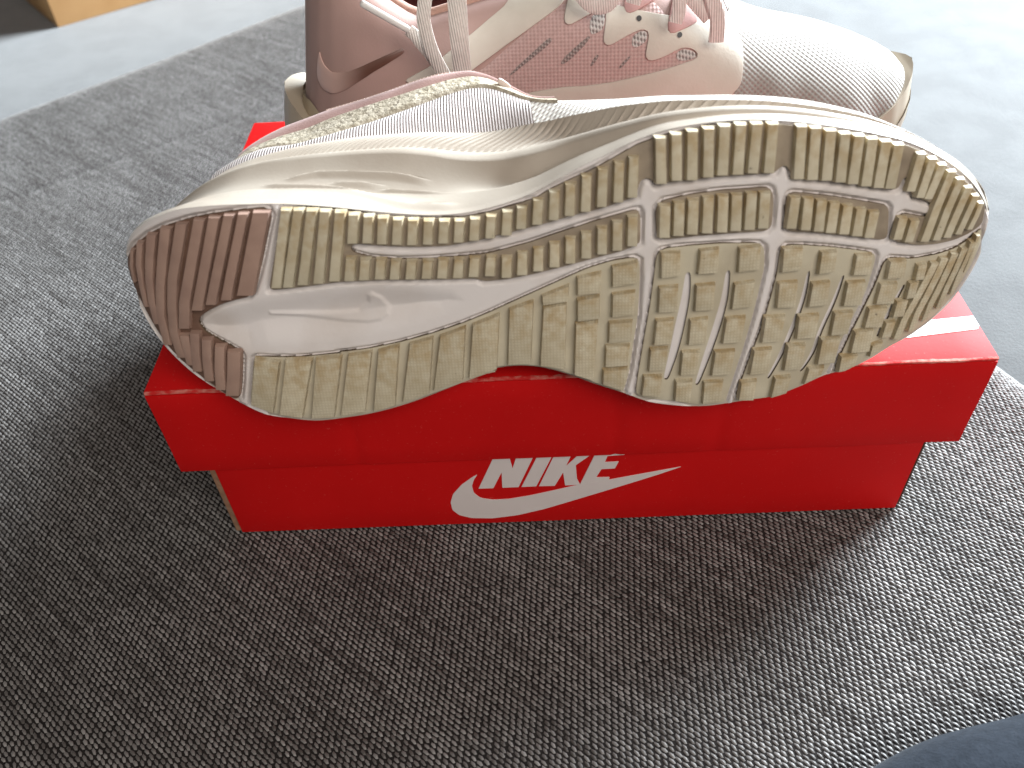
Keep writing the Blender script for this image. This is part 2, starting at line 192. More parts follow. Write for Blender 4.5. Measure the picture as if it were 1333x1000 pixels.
# traced outlines in the shoes' and box's own coordinates, millimetres
DATA = ('{"pods":{"brown":{"o":[[-100.3,81.3],[-106.9,81.0],[-117.2,80.0],[-126.3,78.2],[-136.3,75.1],[-144.2,71.4],[-151.4,66.6],[-155.5,62.4],[-157.0,58.8],[-157.3,53.6],[-156.1,47.0],[-154.0,39.5],[-151.9,33.9],[-149.2,28.3],[-145.6,23.7],[-141.4,19.7],[-137.1,16.1],[-132.8,12.9],[-129.4,10.1],[-125.3,7.4],[-123.0,8.7],[-120.8,16.0],[-118.4,26.3],[-119.1,28.5],[-123.7,31.2],[-127.9,33.4],[-131.6,36.1],[-132.8,39.4],[-131.2,41.7],[-127.3,44.2],[-122.0,46.8],[-116.2,48.6],[-111.6,49.5],[-109.2,51.5],[-106.6,56.9],[-103.6,64.0],[-100.3,72.6],[-97.9,78.5],[-98.3,80.7]],"s":[],"l":[[[[-103.2,80.6],[-106.9,71.2],[-110.7,61.4],[-114.7,51.2]],[[-97.9,80.4],[-101.4,71.0],[-105.1,61.2],[-109.0,51.1]]],[[[-108.2,80.3],[-112.2,70.5],[-116.5,60.2],[-120.9,49.4]],[[-105.0,80.2],[-108.9,70.4],[-113.0,60.2],[-117.3,49.5]]],[[[-113.1,80.0],[-117.5,69.6],[-122.2,58.8],[-127.1,47.4]],[[-109.8,79.9],[-114.0,69.6],[-118.5,58.9],[-123.3,47.6]]],[[[-118.5,79.3],[-123.0,68.4],[-127.9,56.9],[-133.2,44.8]],[[-114.8,79.2],[-119.3,68.4],[-124.0,57.1],[-129.0,45.1]]],[[[-124.1,78.3],[-128.3,68.6],[-132.7,58.5],[-137.4,47.8],[-140.5,36.7]],[[-120.3,78.3],[-124.3,68.8],[-128.5,58.8],[-133.0,48.2],[-136.0,37.3]]],[[[-140.9,33.9],[-141.0,27.8],[-141.1,21.7]],[[-137.1,34.4],[-137.5,28.3],[-137.9,22.1]]],[[[-131.1,76.6],[-135.2,66.9],[-139.6,56.6],[-142.8,45.8],[-145.1,34.8],[-144.4,24.3]],[[-126.9,76.8],[-131.1,67.1],[-135.6,57.0],[-138.9,46.3],[-141.3,35.3],[-140.9,24.8]]],[[[-137.3,74.8],[-141.5,63.9],[-145.6,52.5],[-148.8,40.5],[-148.9,28.9]],[[-133.3,75.0],[-137.5,64.3],[-141.8,52.9],[-145.2,41.1],[-145.6,29.5]]],[[[-143.5,72.0],[-146.6,63.5],[-149.3,54.8],[-150.7,45.9],[-150.9,37.1]],[[-139.6,72.4],[-143.0,63.9],[-146.0,55.2],[-147.6,46.4],[-148.2,37.6]]],[[[-148.6,68.6],[-151.6,60.3],[-152.8,52.0],[-153.2,43.7]],[[-145.9,69.0],[-149.1,60.6],[-150.6,52.3],[-151.3,44.0]]],[[[-152.5,65.3],[-154.7,59.0],[-155.2,52.9]],[[-150.9,65.5],[-153.3,59.2],[-154.1,53.1]]],[[[-136.1,35.5],[-137.8,27.5],[-138.9,19.5]],[[-132.3,35.8],[-134.1,28.0],[-135.3,20.0]]],[[[-132.0,33.3],[-133.9,24.6],[-135.0,15.8]],[[-128.2,33.6],[-130.1,25.0],[-131.3,16.3]]],[[[-127.4,30.9],[-129.7,21.8],[-131.3,12.5]],[[-123.6,31.1],[-125.8,22.1],[-127.4,12.8]]],[[[-123.0,28.9],[-125.2,19.8],[-127.9,10.2]],[[-118.0,29.1],[-120.1,20.0],[-122.7,10.6]]]]},"medial":{"o":[[-94.0,81.1],[-82.7,80.6],[-72.5,78.9],[-62.3,77.1],[-52.0,75.8],[-43.4,75.2],[-34.7,75.1],[-25.9,76.3],[-17.1,78.6],[-10.5,80.3],[-6.1,82.8],[2.4,86.7],[8.4,89.0],[22.8,96.5],[30.1,98.8],[37.8,100.4],[45.5,101.3],[53.3,101.6],[63.2,101.1],[73.4,99.6],[81.8,98.0],[85.0,97.3],[90.4,96.3],[101.6,93.5],[113.4,89.6],[120.9,86.3],[129.0,81.6],[137.8,75.5],[144.4,70.5],[149.3,65.8],[151.3,63.5],[151.7,60.3],[151.7,56.0],[147.3,53.6],[141.1,52.0],[133.5,51.7],[125.8,52.5],[120.7,53.8],[115.7,55.4],[114.5,57.6],[114.7,61.0],[115.7,65.0],[117.3,65.6],[126.0,62.9],[129.0,63.1],[130.8,64.4],[130.1,66.3],[126.0,68.5],[120.8,70.6],[118.5,72.5],[117.1,77.0],[115.6,78.7],[114.3,78.1],[114.2,75.0],[112.8,74.3],[107.0,75.6],[98.8,77.8],[87.6,80.0],[76.1,82.2],[73.8,83.4],[72.9,85.9],[71.7,87.0],[70.1,86.9],[69.4,85.4],[68.7,84.4],[60.9,84.5],[50.7,84.6],[40.7,84.2],[30.7,83.4],[29.3,82.8],[28.2,84.7],[26.4,85.7],[24.4,85.1],[23.3,81.9],[23.0,79.4],[11.8,76.0],[1.5,73.8],[-9.0,71.1],[-19.6,68.9],[-28.5,67.0],[-37.5,65.6],[-40.7,65.2],[-51.3,65.3],[-61.9,66.2],[-69.7,67.2],[-72.3,67.4],[-73.9,66.3],[-72.8,64.4],[-66.8,62.4],[-57.1,61.2],[-46.4,61.0],[-35.7,61.4],[-26.7,62.0],[-24.4,62.5],[-12.7,65.2],[-2.1,68.4],[10.1,71.9],[22.2,75.0],[23.9,75.1],[24.5,73.8],[24.8,63.1],[19.0,60.7],[10.2,58.7],[-0.5,56.1],[-11.3,53.7],[-20.4,52.2],[-29.5,51.7],[-30.9,52.9],[-41.7,53.0],[-52.5,53.3],[-63.3,53.8],[-78.8,53.8],[-94.4,52.3],[-103.8,51.8],[-103.0,54.5]],"s":[],"l":[[[[-93.9,80.9],[-96.6,72.1],[-99.3,63.0],[-102.1,53.6]],[[-90.8,80.8],[-93.4,72.0],[-96.1,62.9],[-98.9,53.5]]],[[[-89.8,80.7],[-92.5,72.0],[-95.3,63.0],[-98.1,53.6]],[[-86.7,80.6],[-89.3,71.8],[-92.0,62.8],[-94.8,53.5]]],[[[-85.5,80.4],[-87.9,72.0],[-90.3,63.3],[-92.9,54.4]],[[-82.2,80.2],[-84.6,71.8],[-87.0,63.1],[-89.5,54.2]]],[[[-81.2,79.9],[-83.2,71.7],[-85.3,63.2],[-87.5,54.5]],[[-78.0,79.7],[-79.9,71.5],[-82.0,63.1],[-84.1,54.4]]],[[[-76.3,79.4],[-78.1,71.6],[-80.0,63.5],[-81.9,55.2]],[[-73.0,79.2],[-74.7,71.4],[-76.6,63.4],[-78.4,55.1]]],[[[-71.9,78.3],[-73.8,68.4]],[[-68.7,78.2],[-70.6,68.3]]],[[[-67.0,77.5],[-68.7,68.4]],[[-64.0,77.4],[-65.6,68.2]]],[[[-62.4,76.8],[-63.9,67.8]],[[-59.3,76.7],[-60.8,67.6]]],[[[-57.4,76.0],[-58.9,67.4]],[[-54.4,75.9],[-55.8,67.2]]],[[[-52.5,75.5],[-53.8,67.0]],[[-49.4,75.4],[-50.7,66.9]]],[[[-47.3,75.1],[-48.5,67.0]],[[-44.3,75.0],[-45.5,66.8]]],[[[-42.2,74.8],[-43.3,67.1]],[[-39.1,74.7],[-40.2,67.0]]],[[[-37.1,74.7],[-38.1,67.2]],[[-34.0,74.6],[-35.0,67.1]]],[[[-31.9,75.1],[-32.9,67.6]],[[-28.9,75.0],[-29.8,67.5]]],[[[-26.5,75.9],[-27.4,68.3]],[[-23.5,75.8],[-24.4,68.2]]],[[[-21.1,77.1],[-22.0,69.0]],[[-18.1,77.0],[-18.9,68.8]]],[[[-16.3,78.2],[-17.0,70.9]],[[-13.2,78.1],[-13.9,70.8]]],[[[-10.9,80.4],[-11.6,72.1]],[[-7.8,80.3],[-8.5,72.0]]],[[[-5.5,83.0],[-6.1,73.5]],[[-2.4,82.8],[-3.0,73.3]]],[[[-0.3,85.3],[-0.8,74.7]],[[2.8,85.2],[2.3,74.5]]],[[[5.0,87.8],[4.5,75.9]],[[8.0,87.7],[7.6,75.7]]],[[[10.2,89.8],[9.8,77.2]],[[13.2,89.6],[12.9,77.1]]],[[[15.4,91.6],[15.2,78.5]],[[18.4,91.4],[18.3,78.4]]],[[[20.0,93.0],[19.8,79.9]],[[23.0,92.9],[22.9,79.8]]],[[[28.1,98.9],[28.5,91.6],[28.9,84.1]],[[31.4,98.7],[31.8,91.4],[32.3,83.9]]],[[[33.1,99.8],[33.5,92.4],[33.9,84.9]],[[36.3,99.6],[36.8,92.3],[37.2,84.7]]],[[[38.1,100.5],[38.5,92.8],[38.8,84.8]],[[41.4,100.3],[41.8,92.6],[42.2,84.6]]],[[[43.2,101.0],[43.6,93.4],[44.0,85.5]],[[46.5,100.8],[46.9,93.2],[47.4,85.3]]],[[[48.2,101.5],[48.4,93.8],[48.6,85.8]],[[51.6,101.3],[51.8,93.6],[52.0,85.6]]],[[[53.4,101.6],[53.5,93.8],[53.6,85.7]],[[56.7,101.4],[56.9,93.6],[57.1,85.5]]],[[[58.5,101.5],[58.5,93.8],[58.5,85.9]],[[61.9,101.3],[61.9,93.6],[61.9,85.6]]],[[[63.7,101.1],[63.8,'
'93.4],[63.9,85.5]],[[67.1,100.9],[67.3,93.2],[67.4,85.2]]],[[[73.3,99.7],[73.7,91.3],[74.2,82.6]],[[76.7,99.4],[77.2,91.0],[77.7,82.3]]],[[[78.0,98.8],[78.5,90.5],[78.9,81.9]],[[81.5,98.5],[82.0,90.2],[82.6,81.6]]],[[[83.2,97.5],[83.6,89.5],[84.0,81.2]],[[86.8,97.2],[87.2,89.2],[87.6,80.9]]],[[[88.2,96.2],[88.5,88.4],[88.8,80.3]],[[91.7,95.9],[92.0,88.0],[92.4,79.9]]],[[[93.1,95.1],[93.2,87.3],[93.2,79.3]],[[96.7,94.8],[96.8,86.9],[96.9,78.9]]],[[[98.1,93.6],[98.2,85.9],[98.3,77.9]],[[101.7,93.3],[101.9,85.5],[102.0,77.5]]],[[[103.1,92.3],[103.0,84.7],[102.9,76.9]],[[106.8,91.9],[106.7,84.3],[106.7,76.4]]],[[[107.9,90.7],[107.6,83.5],[107.3,76.1]],[[111.6,90.3],[111.4,83.0],[111.2,75.6]]],[[[117.3,86.7],[116.5,80.5],[115.6,74.1]],[[120.5,86.3],[119.8,80.0],[119.0,73.7]]],[[[122.0,84.5],[120.9,78.0],[119.8,71.4]],[[125.1,84.1],[124.0,77.6],[123.0,71.0]]],[[[126.3,81.9],[124.8,76.2],[123.2,70.4]],[[129.5,81.5],[128.0,75.8],[126.4,70.0]]],[[[130.7,79.0],[129.1,73.2],[127.6,67.3],[126.4,61.1],[125.1,54.8]],[[133.9,78.6],[132.4,72.8],[130.9,66.8],[129.7,60.6],[128.5,54.3]]],[[[135.0,75.8],[133.6,70.7],[132.2,65.5],[131.1,60.0],[130.0,54.5]],[[138.2,75.3],[136.8,70.2],[135.4,65.0],[134.3,59.5],[133.2,54.0]]],[[[139.2,72.2],[137.5,66.6],[135.9,60.7],[134.5,54.7]],[[142.3,71.8],[140.7,66.1],[139.1,60.2],[137.6,54.2]]],[[[143.1,68.8],[141.8,64.3],[140.5,59.8],[139.1,55.3]],[[145.8,68.4],[144.5,63.9],[143.2,59.4],[141.8,54.8]]],[[[146.4,65.6],[145.4,60.9],[143.8,56.3]],[[148.5,65.3],[147.6,60.5],[146.0,56.0]]],[[[114.8,64.8],[114.0,57.1]],[[118.2,64.3],[117.4,56.7]]],[[[119.6,63.3],[118.6,55.6]],[[123.1,62.8],[122.0,55.1]]],[[[-74.9,63.2],[-76.6,55.2]],[[-71.7,63.0],[-73.3,55.0]]],[[[-70.1,62.5],[-71.6,55.1]],[[-66.9,62.3],[-68.4,55.0]]],[[[-64.8,62.1],[-66.2,55.2]],[[-61.7,61.9],[-63.0,55.0]]],[[[-59.8,61.4],[-61.1,54.9]],[[-56.7,61.3],[-57.9,54.8]]],[[[-54.5,61.0],[-55.7,54.7]],[[-51.3,60.9],[-52.5,54.5]]],[[[-49.0,60.9],[-50.1,54.7]],[[-45.8,60.8],[-46.9,54.6]]],[[[-43.7,61.1],[-44.8,54.6]],[[-40.5,60.9],[-41.6,54.4]]],[[[-38.3,61.0],[-39.4,54.4]],[[-35.2,60.9],[-36.2,54.3]]],[[[-33.0,61.2],[-34.0,54.6]],[[-29.8,61.1],[-30.8,54.5]]],[[[-27.4,61.5],[-28.4,54.7]],[[-24.3,61.3],[-25.2,54.5]]],[[[-22.2,61.0],[-22.7,53.8]],[[-19.0,60.9],[-19.5,53.7]]],[[[-16.8,62.4],[-17.4,54.5]],[[-13.7,62.2],[-14.1,54.4]]],[[[-11.3,63.7],[-11.8,55.6]],[[-8.2,63.5],[-8.6,55.5]]],[[[-5.9,65.3],[-6.2,56.9]],[[-2.7,65.1],[-3.0,56.7]]],[[[-0.5,66.9],[-0.8,58.0]],[[2.6,66.7],[2.4,57.8]]],[[[4.8,68.5],[4.6,59.5]],[[7.9,68.3],[7.8,59.4]]],[[[10.1,70.0],[10.0,60.8]],[[13.2,69.9],[13.1,60.7]]],[[[15.1,71.8],[15.1,61.9]],[[18.2,71.6],[18.2,61.8]]],[[[20.1,73.4],[20.1,63.2]],[[23.2,73.3],[23.3,63.0]]]]},"inner_mid":{"o":[[31.4,77.7],[41.0,79.3],[51.1,80.1],[66.5,80.0],[68.0,79.1],[69.0,75.7],[69.4,65.9],[68.1,64.7],[56.4,64.9],[44.9,64.8],[32.0,64.0],[30.1,65.3],[29.4,75.1]],"s":[],"l":[[[[30.4,76.6],[30.5,71.2],[30.6,65.7]],[[33.9,76.5],[34.0,71.1],[34.1,65.6]]],[[[35.1,77.5],[35.2,71.8],[35.3,66.1]],[[38.5,77.3],[38.7,71.6],[38.8,65.9]]],[[[39.7,78.1],[39.8,72.4],[39.9,66.4]],[[43.1,77.9],[43.3,72.1],[43.4,66.2]]],[[[44.6,78.7],[44.8,72.6],[44.9,66.5]],[[48.1,78.5],[48.2,72.4],[48.4,66.2]]],[[[49.4,78.9],[49.7,72.7],[49.9,66.5]],[[52.9,78.7],[53.2,72.5],[53.4,66.2]]],[[[54.0,79.0],[54.3,72.8],[54.5,66.6]],[[57.5,78.7],[57.8,72.6],[58.1,66.3]]],[[[58.9,79.1],[59.0,72.9],[59.2,66.6]],[[62.4,78.8],[62.6,72.6],[62.8,66.4]]],[[[63.4,78.9],[63.7,72.9],[63.9,66.7]],[[67.0,78.6],[67.2,72.6],[67.5,66.4]]]]},"inner_fore":{"o":[[73.9,77.2],[75.1,77.6],[88.3,75.1],[99.7,72.2],[110.0,69.5],[111.4,68.2],[112.8,57.3],[111.7,56.5],[96.1,60.1],[84.6,62.5],[75.5,63.8],[73.9,65.1],[73.1,74.8]],"s":[],"l":[[[[74.0,76.5],[73.9,71.2],[73.7,65.8]],[[77.4,76.2],[77.3,70.9],[77.2,65.5]]],[[[78.6,75.8],[78.7,70.4],[78.8,64.9]],[[82.0,75.4],[82.2,70.0],[82.3,64.5]]],[[[83.4,74.6],[83.5,69.3],[83.6,63.9]],[[86.9,74.2],[87.0,68.9],[87.1,63.5]]],[[[88.2,73.3],[88.2,68.1],[88.1,62.8]],[[91.7,73.0],[91.7,67.7],[91.7,62.4]]],[[[93.0,71.8],[93.0,66.8],[93.0,61.8]],[[96.6,71.4],[96.6,66.4],[96.7,61.4]]],[[[98.0,70.1],[98.0,65.4],[97.9,60.6]],[[101.7,69.7],[101.6,65.0],[101.6,60.1]]],[[[103.1,68.5],[102.9,63.9],[102.7,59.3]],[[106.8,68.0],[106.6,63.5],[106.4,58.8]]]]},"lateral":{"o":[[-114.5,25.2],[-113.1,26.2],[-106.4,25.7],[-97.5,25.3],[-87.5,25.9],[-78.5,26.5],[-83.7,26.5],[-72.1,27.6],[-60.6,29.6],[-49.0,32.5],[-37.5,36.1],[-28.0,39.8],[-25.5,40.9],[-20.8,43.0],[-11.6,47.0],[-2.4,51.0],[6.6,54.9],[15.5,57.4],[23.1,58.2],[24.7,57.2],[25.0,50.5],[24.7,36.6],[23.5,26.3],[22.1,13.5],[20.2,5.0],[16.2,6.4],[10.4,9.2],[2.7,12.8],[-4.9,15.9],[-12.5,17.9],[-19.1,18.4],[-26.8,18.0],[-36.6,14.6],[-25.6,16.8],[-34.4,13.7],[-43.3,10.5],[-59.4,4.6],[-73.6,0.7],[-84.7,-1.0],[-96.7,-1.2],[-106.3,0.6],[-113.0,2.0],[-115.2,3.4],[-119.8,5.4],[-118.7,9.7]],"s":[],"l":[[[[-113.4,25.9],[-118.6,6.8]],[[-104.7,24.5],[-110.9,3.4]]],[[[-102.2,25.1],[-108.4,2.7]],[[-92.8,25.0],[-100.3,0.9]]],[[[-91.2,25.1],[-96.7,0.5]],[[-82.0,25.7],[-88.3,0.7]]],[[[-79.4,25.9],[-85.6,1.0]],[[-71.0,27.0],[-76.5,2.4]]],[[[-68.3,27.3],[-73.1,2.5]],[[-60.9,29.1],[-65.0,4.6]]],[[[-56.8,29.5],[-61.8,5.9]],[[-48.5,31.6],[-51.8,9.2]]],[[[-45.6,32.1],[-49.9,10.4]],[[-36.6,35.2],[-39.1,14.1]]],[[[-33.7,36.1],[-36.5,14.8]],[[-24.3,39.7],[-26.4,18.3]]],[[[-20.5,41.5],[-22.1,19.8]],[[-12.2,44.2],[-13.9,19.9]]],[[[-8.9,46.0],[-8.8,42.8]],[[0.2,49.5],[-0.2,43.8]]],[[[-8.6,41.7],[-10.4,18.9]],[[-0.7,42.8],[-1.7,17.2]]],[[[3.3,52.2],[3.3,46.1]],[[11.3,53.8],[10.9,46.7]]],[[[3.3,44.1],[3.2,36.1]],[[10.8,45.1],[10.8,36.8]]],[[[2.7,34.9],[1.9,14.6]],[[10.3,35.3],[8.8,11.9]]],[[[15.3,55.7],[15.4,48.5]],[[23.7,57.2],[23.5,49.6]]],[[[15.5,45.5],[15.4,37.1]],[[23.1,46.2],[22.9,37.7]]],[[[14.5,34.6],[14.3,27.0]],[[22.5,34.9],[22.2,27.5]]],[[[13.4,25.3],[13.2,17.3]],[[21.8,25.4],[21.0,17.5]]],[[[12.5,15.7],[12.3,10.2]],[[21.1,16.1],[19.8,7.1]]]]},"fore_a":{"o":[[31.1,60.0],[33.2,61.0],[42.0,61.5],[52.5,61.6],[65.3,60.7],[6'
'7.5,59.1],[68.3,51.8],[67.2,42.7],[65.9,33.3],[63.7,21.2],[60.4,6.1],[58.7,-2.0],[49.2,-2.2],[38.7,0.2],[28.3,2.1],[24.6,3.7],[25.2,11.2],[27.0,26.3],[28.7,39.5],[29.9,52.2],[30.3,58.4]],"s":[[[[41.5,52.2],[41.4,44.7],[39.9,32.9],[38.2,22.0],[35.5,9.4]],24],[[[55.5,52.0],[55.1,41.4],[53.2,30.8],[50.6,19.9],[47.1,6.2]],20]],"l":[[[[30.8,60.0],[31.2,51.0]],[[38.8,59.9],[39.0,51.5]]],[[[30.8,47.2],[30.7,38.1]],[[38.7,47.5],[38.7,38.2]]],[[[30.2,34.8],[29.7,25.4]],[[37.7,34.8],[37.1,25.7]]],[[[28.6,23.4],[28.2,14.6]],[[36.1,23.5],[35.4,15.1]]],[[[26.5,12.3],[25.9,4.8]],[[34.6,12.0],[34.2,3.5]]],[[[44.0,60.1],[43.7,51.8]],[[51.9,60.5],[51.9,51.8]]],[[[43.5,47.3],[43.5,37.9]],[[51.5,47.5],[51.4,38.0]]],[[[42.3,34.1],[42.1,24.7]],[[49.9,34.5],[49.5,24.8]]],[[[40.1,21.5],[39.8,12.3]],[[47.8,21.5],[47.0,12.4]]],[[[38.4,9.8],[38.3,1.8]],[[45.8,9.3],[45.2,0.5]]],[[[57.4,60.1],[57.6,51.3]],[[66.4,60.1],[66.7,51.7]]],[[[56.9,46.8],[56.6,37.5]],[[65.5,47.2],[65.3,37.9]]],[[[55.0,33.9],[54.3,24.4]],[[63.5,33.9],[62.7,24.3]]],[[[51.8,20.9],[51.3,11.4]],[[60.8,20.7],[59.9,11.3]]],[[[48.7,8.4],[48.7,-0.6]],[[57.5,8.3],[57.1,-0.2]]]]},"fore_b":{"o":[[73.4,57.5],[75.0,59.1],[80.7,58.5],[91.0,56.7],[100.4,54.5],[108.5,52.3],[109.6,50.8],[109.3,46.9],[108.0,37.6],[104.7,28.4],[101.0,17.6],[98.7,10.2],[97.0,5.5],[86.8,1.6],[76.3,-1.6],[69.2,-1.8],[62.6,-1.7],[62.6,0.6],[66.3,15.9],[69.7,28.0],[71.8,39.8],[73.1,49.0],[73.2,55.8]],"s":[[[[84.7,49.1],[83.9,38.5],[80.9,25.5],[77.9,15.8],[73.9,6.2]],14],[[[98.1,45.9],[96.2,36.9],[92.2,24.0],[90.0,14.2],[86.3,7.5]],13]],"l":[[[[72.4,58.5],[72.9,50.0]],[[81.4,58.1],[81.7,50.2]]],[[[72.2,45.8],[72.5,36.6]],[[81.1,45.6],[81.2,36.2]]],[[[68.6,33.1],[68.5,23.3]],[[78.2,32.7],[77.1,23.1]]],[[[86.5,55.8],[86.4,47.9]],[[93.8,55.5],[94.0,48.1]]],[[[84.7,44.3],[84.3,35.6]],[[93.2,44.2],[93.4,35.3]]],[[[81.1,32.0],[81.3,23.4]],[[91.0,31.6],[90.5,22.8]]],[[[78.5,20.7],[78.1,10.8]],[[87.3,20.1],[86.8,10.6]]],[[[75.3,7.6],[74.4,-0.6]],[[83.0,7.3],[82.0,1.1]]],[[[99.8,53.1],[99.6,45.9]],[[107.8,52.3],[108.2,45.0]]],[[[98.0,43.0],[97.6,34.3]],[[106.9,42.3],[106.7,33.4]]],[[[94.8,31.8],[94.6,22.9]],[[104.1,31.0],[103.1,22.5]]],[[[91.2,21.5],[90.8,11.6]],[[100.5,21.1],[99.6,11.3]]],[[[88.1,9.8],[86.9,3.0]],[[95.9,9.5],[94.7,6.6]]],[[[65.9,20.2],[65.1,10.5]],[[74.5,20.1],[73.8,10.4]]],[[[62.5,7.1],[62.1,-0.2]],[[70.1,7.2],[69.5,-0.9]]]]},"toe":{"o":[[113.3,48.4],[115.0,49.5],[124.4,47.6],[134.4,47.6],[142.0,48.6],[148.8,51.9],[152.0,55.1],[153.1,49.0],[151.7,42.1],[148.3,34.2],[144.5,27.4],[139.0,22.2],[133.2,18.2],[127.2,15.5],[121.2,12.8],[114.2,9.3],[104.8,5.0],[100.5,5.2],[101.3,10.1],[104.7,20.8],[108.9,32.6],[111.3,39.5],[112.9,46.9]],"s":[[[[123.4,38.5],[121.1,33.1],[118.5,26.1],[115.5,17.5]],13]],"l":[[[[113.4,49.1],[113.2,42.5]],[[121.8,48.2],[122.1,41.7]]],[[[111.2,40.5],[110.6,33.1]],[[120.1,39.6],[119.8,31.8]]],[[[108.2,31.5],[107.6,24.2]],[[117.5,30.7],[116.5,23.1]]],[[[104.2,22.6],[103.7,14.5]],[[113.5,22.4],[113.2,13.5]]],[[[100.3,13.1],[100.1,6.5]],[[109.0,12.5],[108.2,8.3]]],[[[125.6,45.6],[125.6,39.9]],[[130.3,45.6],[130.1,39.7]]],[[[123.7,39.0],[123.3,33.1]],[[128.3,39.2],[127.7,32.9]]],[[[119.6,32.5],[119.0,26.4]],[[125.3,32.3],[124.7,26.0]]],[[[116.9,24.3],[116.1,18.5]],[[121.9,24.3],[120.8,18.1]]],[[[112.8,15.5],[112.4,11.0]],[[118.1,16.6],[117.0,13.2]]],[[[131.6,45.6],[129.2,38.7],[126.5,31.8],[123.6,24.9],[121.8,17.0]],[[134.8,45.1],[132.3,38.2],[129.4,31.3],[126.4,24.3],[124.5,16.5]]],[[[135.4,46.6],[133.4,40.0],[131.2,33.3],[128.8,26.6],[127.5,19.1]],[[138.6,46.1],[136.4,39.4],[134.1,32.8],[131.5,26.1],[130.0,18.7]]],[[[139.6,47.8],[137.9,41.6],[136.1,35.4],[134.0,29.3],[132.7,22.6]],[[142.6,47.3],[140.8,41.1],[138.8,34.9],[136.6,28.8],[135.1,22.1]]],[[[143.5,49.2],[141.7,41.8],[139.5,34.4],[137.8,26.6]],[[146.3,48.7],[144.3,41.3],[141.9,34.0],[140.0,26.2]]],[[[146.7,51.2],[145.6,44.7],[143.7,38.3],[142.6,31.5]],[[148.8,50.8],[147.5,44.3],[145.6,38.0],[144.3,31.2]]],[[[148.9,53.1],[148.0,46.2],[146.6,39.3]],[[150.3,52.9],[149.3,46.0],[147.7,39.1]]]]}},"top":[[-156.7,62.5],[-154.7,66.5],[-150.9,71.0],[-145.5,74.6],[-138.7,77.9],[-130.6,80.7],[-122.0,82.0],[-113.8,82.5],[-105.5,82.5],[-97.4,82.3],[-85.0,81.2],[-74.8,79.9],[-64.7,78.3],[-54.5,76.9],[-44.2,76.0],[-33.7,76.3],[-23.3,78.2],[-16.3,80.1],[-9.4,82.8],[-1.7,86.7],[5.8,90.4],[13.2,93.6],[20.5,96.9],[30.2,100.1],[39.9,101.6],[49.6,102.2],[59.5,102.1],[69.6,101.1],[80.0,99.4],[90.8,97.1],[102.0,94.2],[113.8,90.5],[126.7,84.3],[138.1,77.0],[146.3,69.8],[151.7,63.3],[153.9,58.9]],"bot":[[-156.7,62.5],[-158.3,56.9],[-158.2,49.8],[-156.9,42.9],[-154.6,34.6],[-150.6,27.0],[-146.0,21.7],[-141.2,17.2],[-136.3,13.6],[-131.6,10.5],[-126.6,7.5],[-122.5,5.1],[-115.1,1.2],[-105.7,-0.9],[-96.6,-2.4],[-84.7,-1.6],[-73.7,-0.0],[-60.8,3.4],[-43.5,9.9],[-34.1,13.7],[-26.6,17.0],[-19.2,17.7],[-12.2,17.1],[-4.4,14.9],[3.2,11.7],[11.2,8.0],[20.4,4.3],[28.5,0.6],[40.2,-2.1],[51.9,-3.3],[60.1,-2.8],[69.5,-2.1],[78.5,-1.6],[87.9,1.1],[97.9,4.6],[105.2,5.3],[115.5,8.5],[122.6,12.1],[128.7,14.5],[134.7,17.5],[140.5,21.5],[146.1,26.7],[150.0,32.9],[153.4,40.9],[154.6,47.9],[154.8,53.5],[153.9,58.9]],"levels":[[[-156.7,62.5,-16.9],[-154.7,66.5,-15.8],[-150.9,71.0,-14.0],[-145.5,74.6,-11.7],[-138.7,77.9,-9.2],[-130.6,80.7,-6.8],[-122.0,82.0,-4.9],[-113.8,82.5,-3.9],[-105.5,82.5,-3.5],[-97.4,82.3,-3.5],[-85.0,81.2,-3.5],[-74.8,79.9,-3.5],[-64.7,78.3,-3.5],[-54.5,76.9,-3.5],[-44.2,76.0,-3.5],[-33.7,76.3,-3.5],[-23.3,78.2,-3.5],[-16.3,80.1,-3.5],[-9.4,82.8,-3.5],[-1.7,86.7,-3.5],[5.8,90.4,-3.5],[13.2,93.6,-3.5],[20.5,96.9,-3.5],[30.2,100.1,-3.5],[39.9,101.6,-3.7],[49.6,102.2,-4.1],[59.5,102.1,-4.8],[69.6,101.1,-5.9],[80.0,99.4,-7.4],[90.8,97.1,-9.2],[102.0,94.2,-11.5],[113.8,90.5,-14.3],[126.7,84.3,-17.9],[138.1,77.0,-21.5],[146.3,69.8,-24.4],[151.7,63.3,-26.3],[153.9,58.9,-27.2]],[[-158.8,61.9,-22.5],[-156.2,66.4,-21.1],[-152.5,70.3,-19.3],[-147.0,74.2,-16.8],[-140.1,77.5,-14.2],[-131.8,80.4,-11.6],[-123.5,82.0,-9.7],[-115.2,82.5,-8.5'
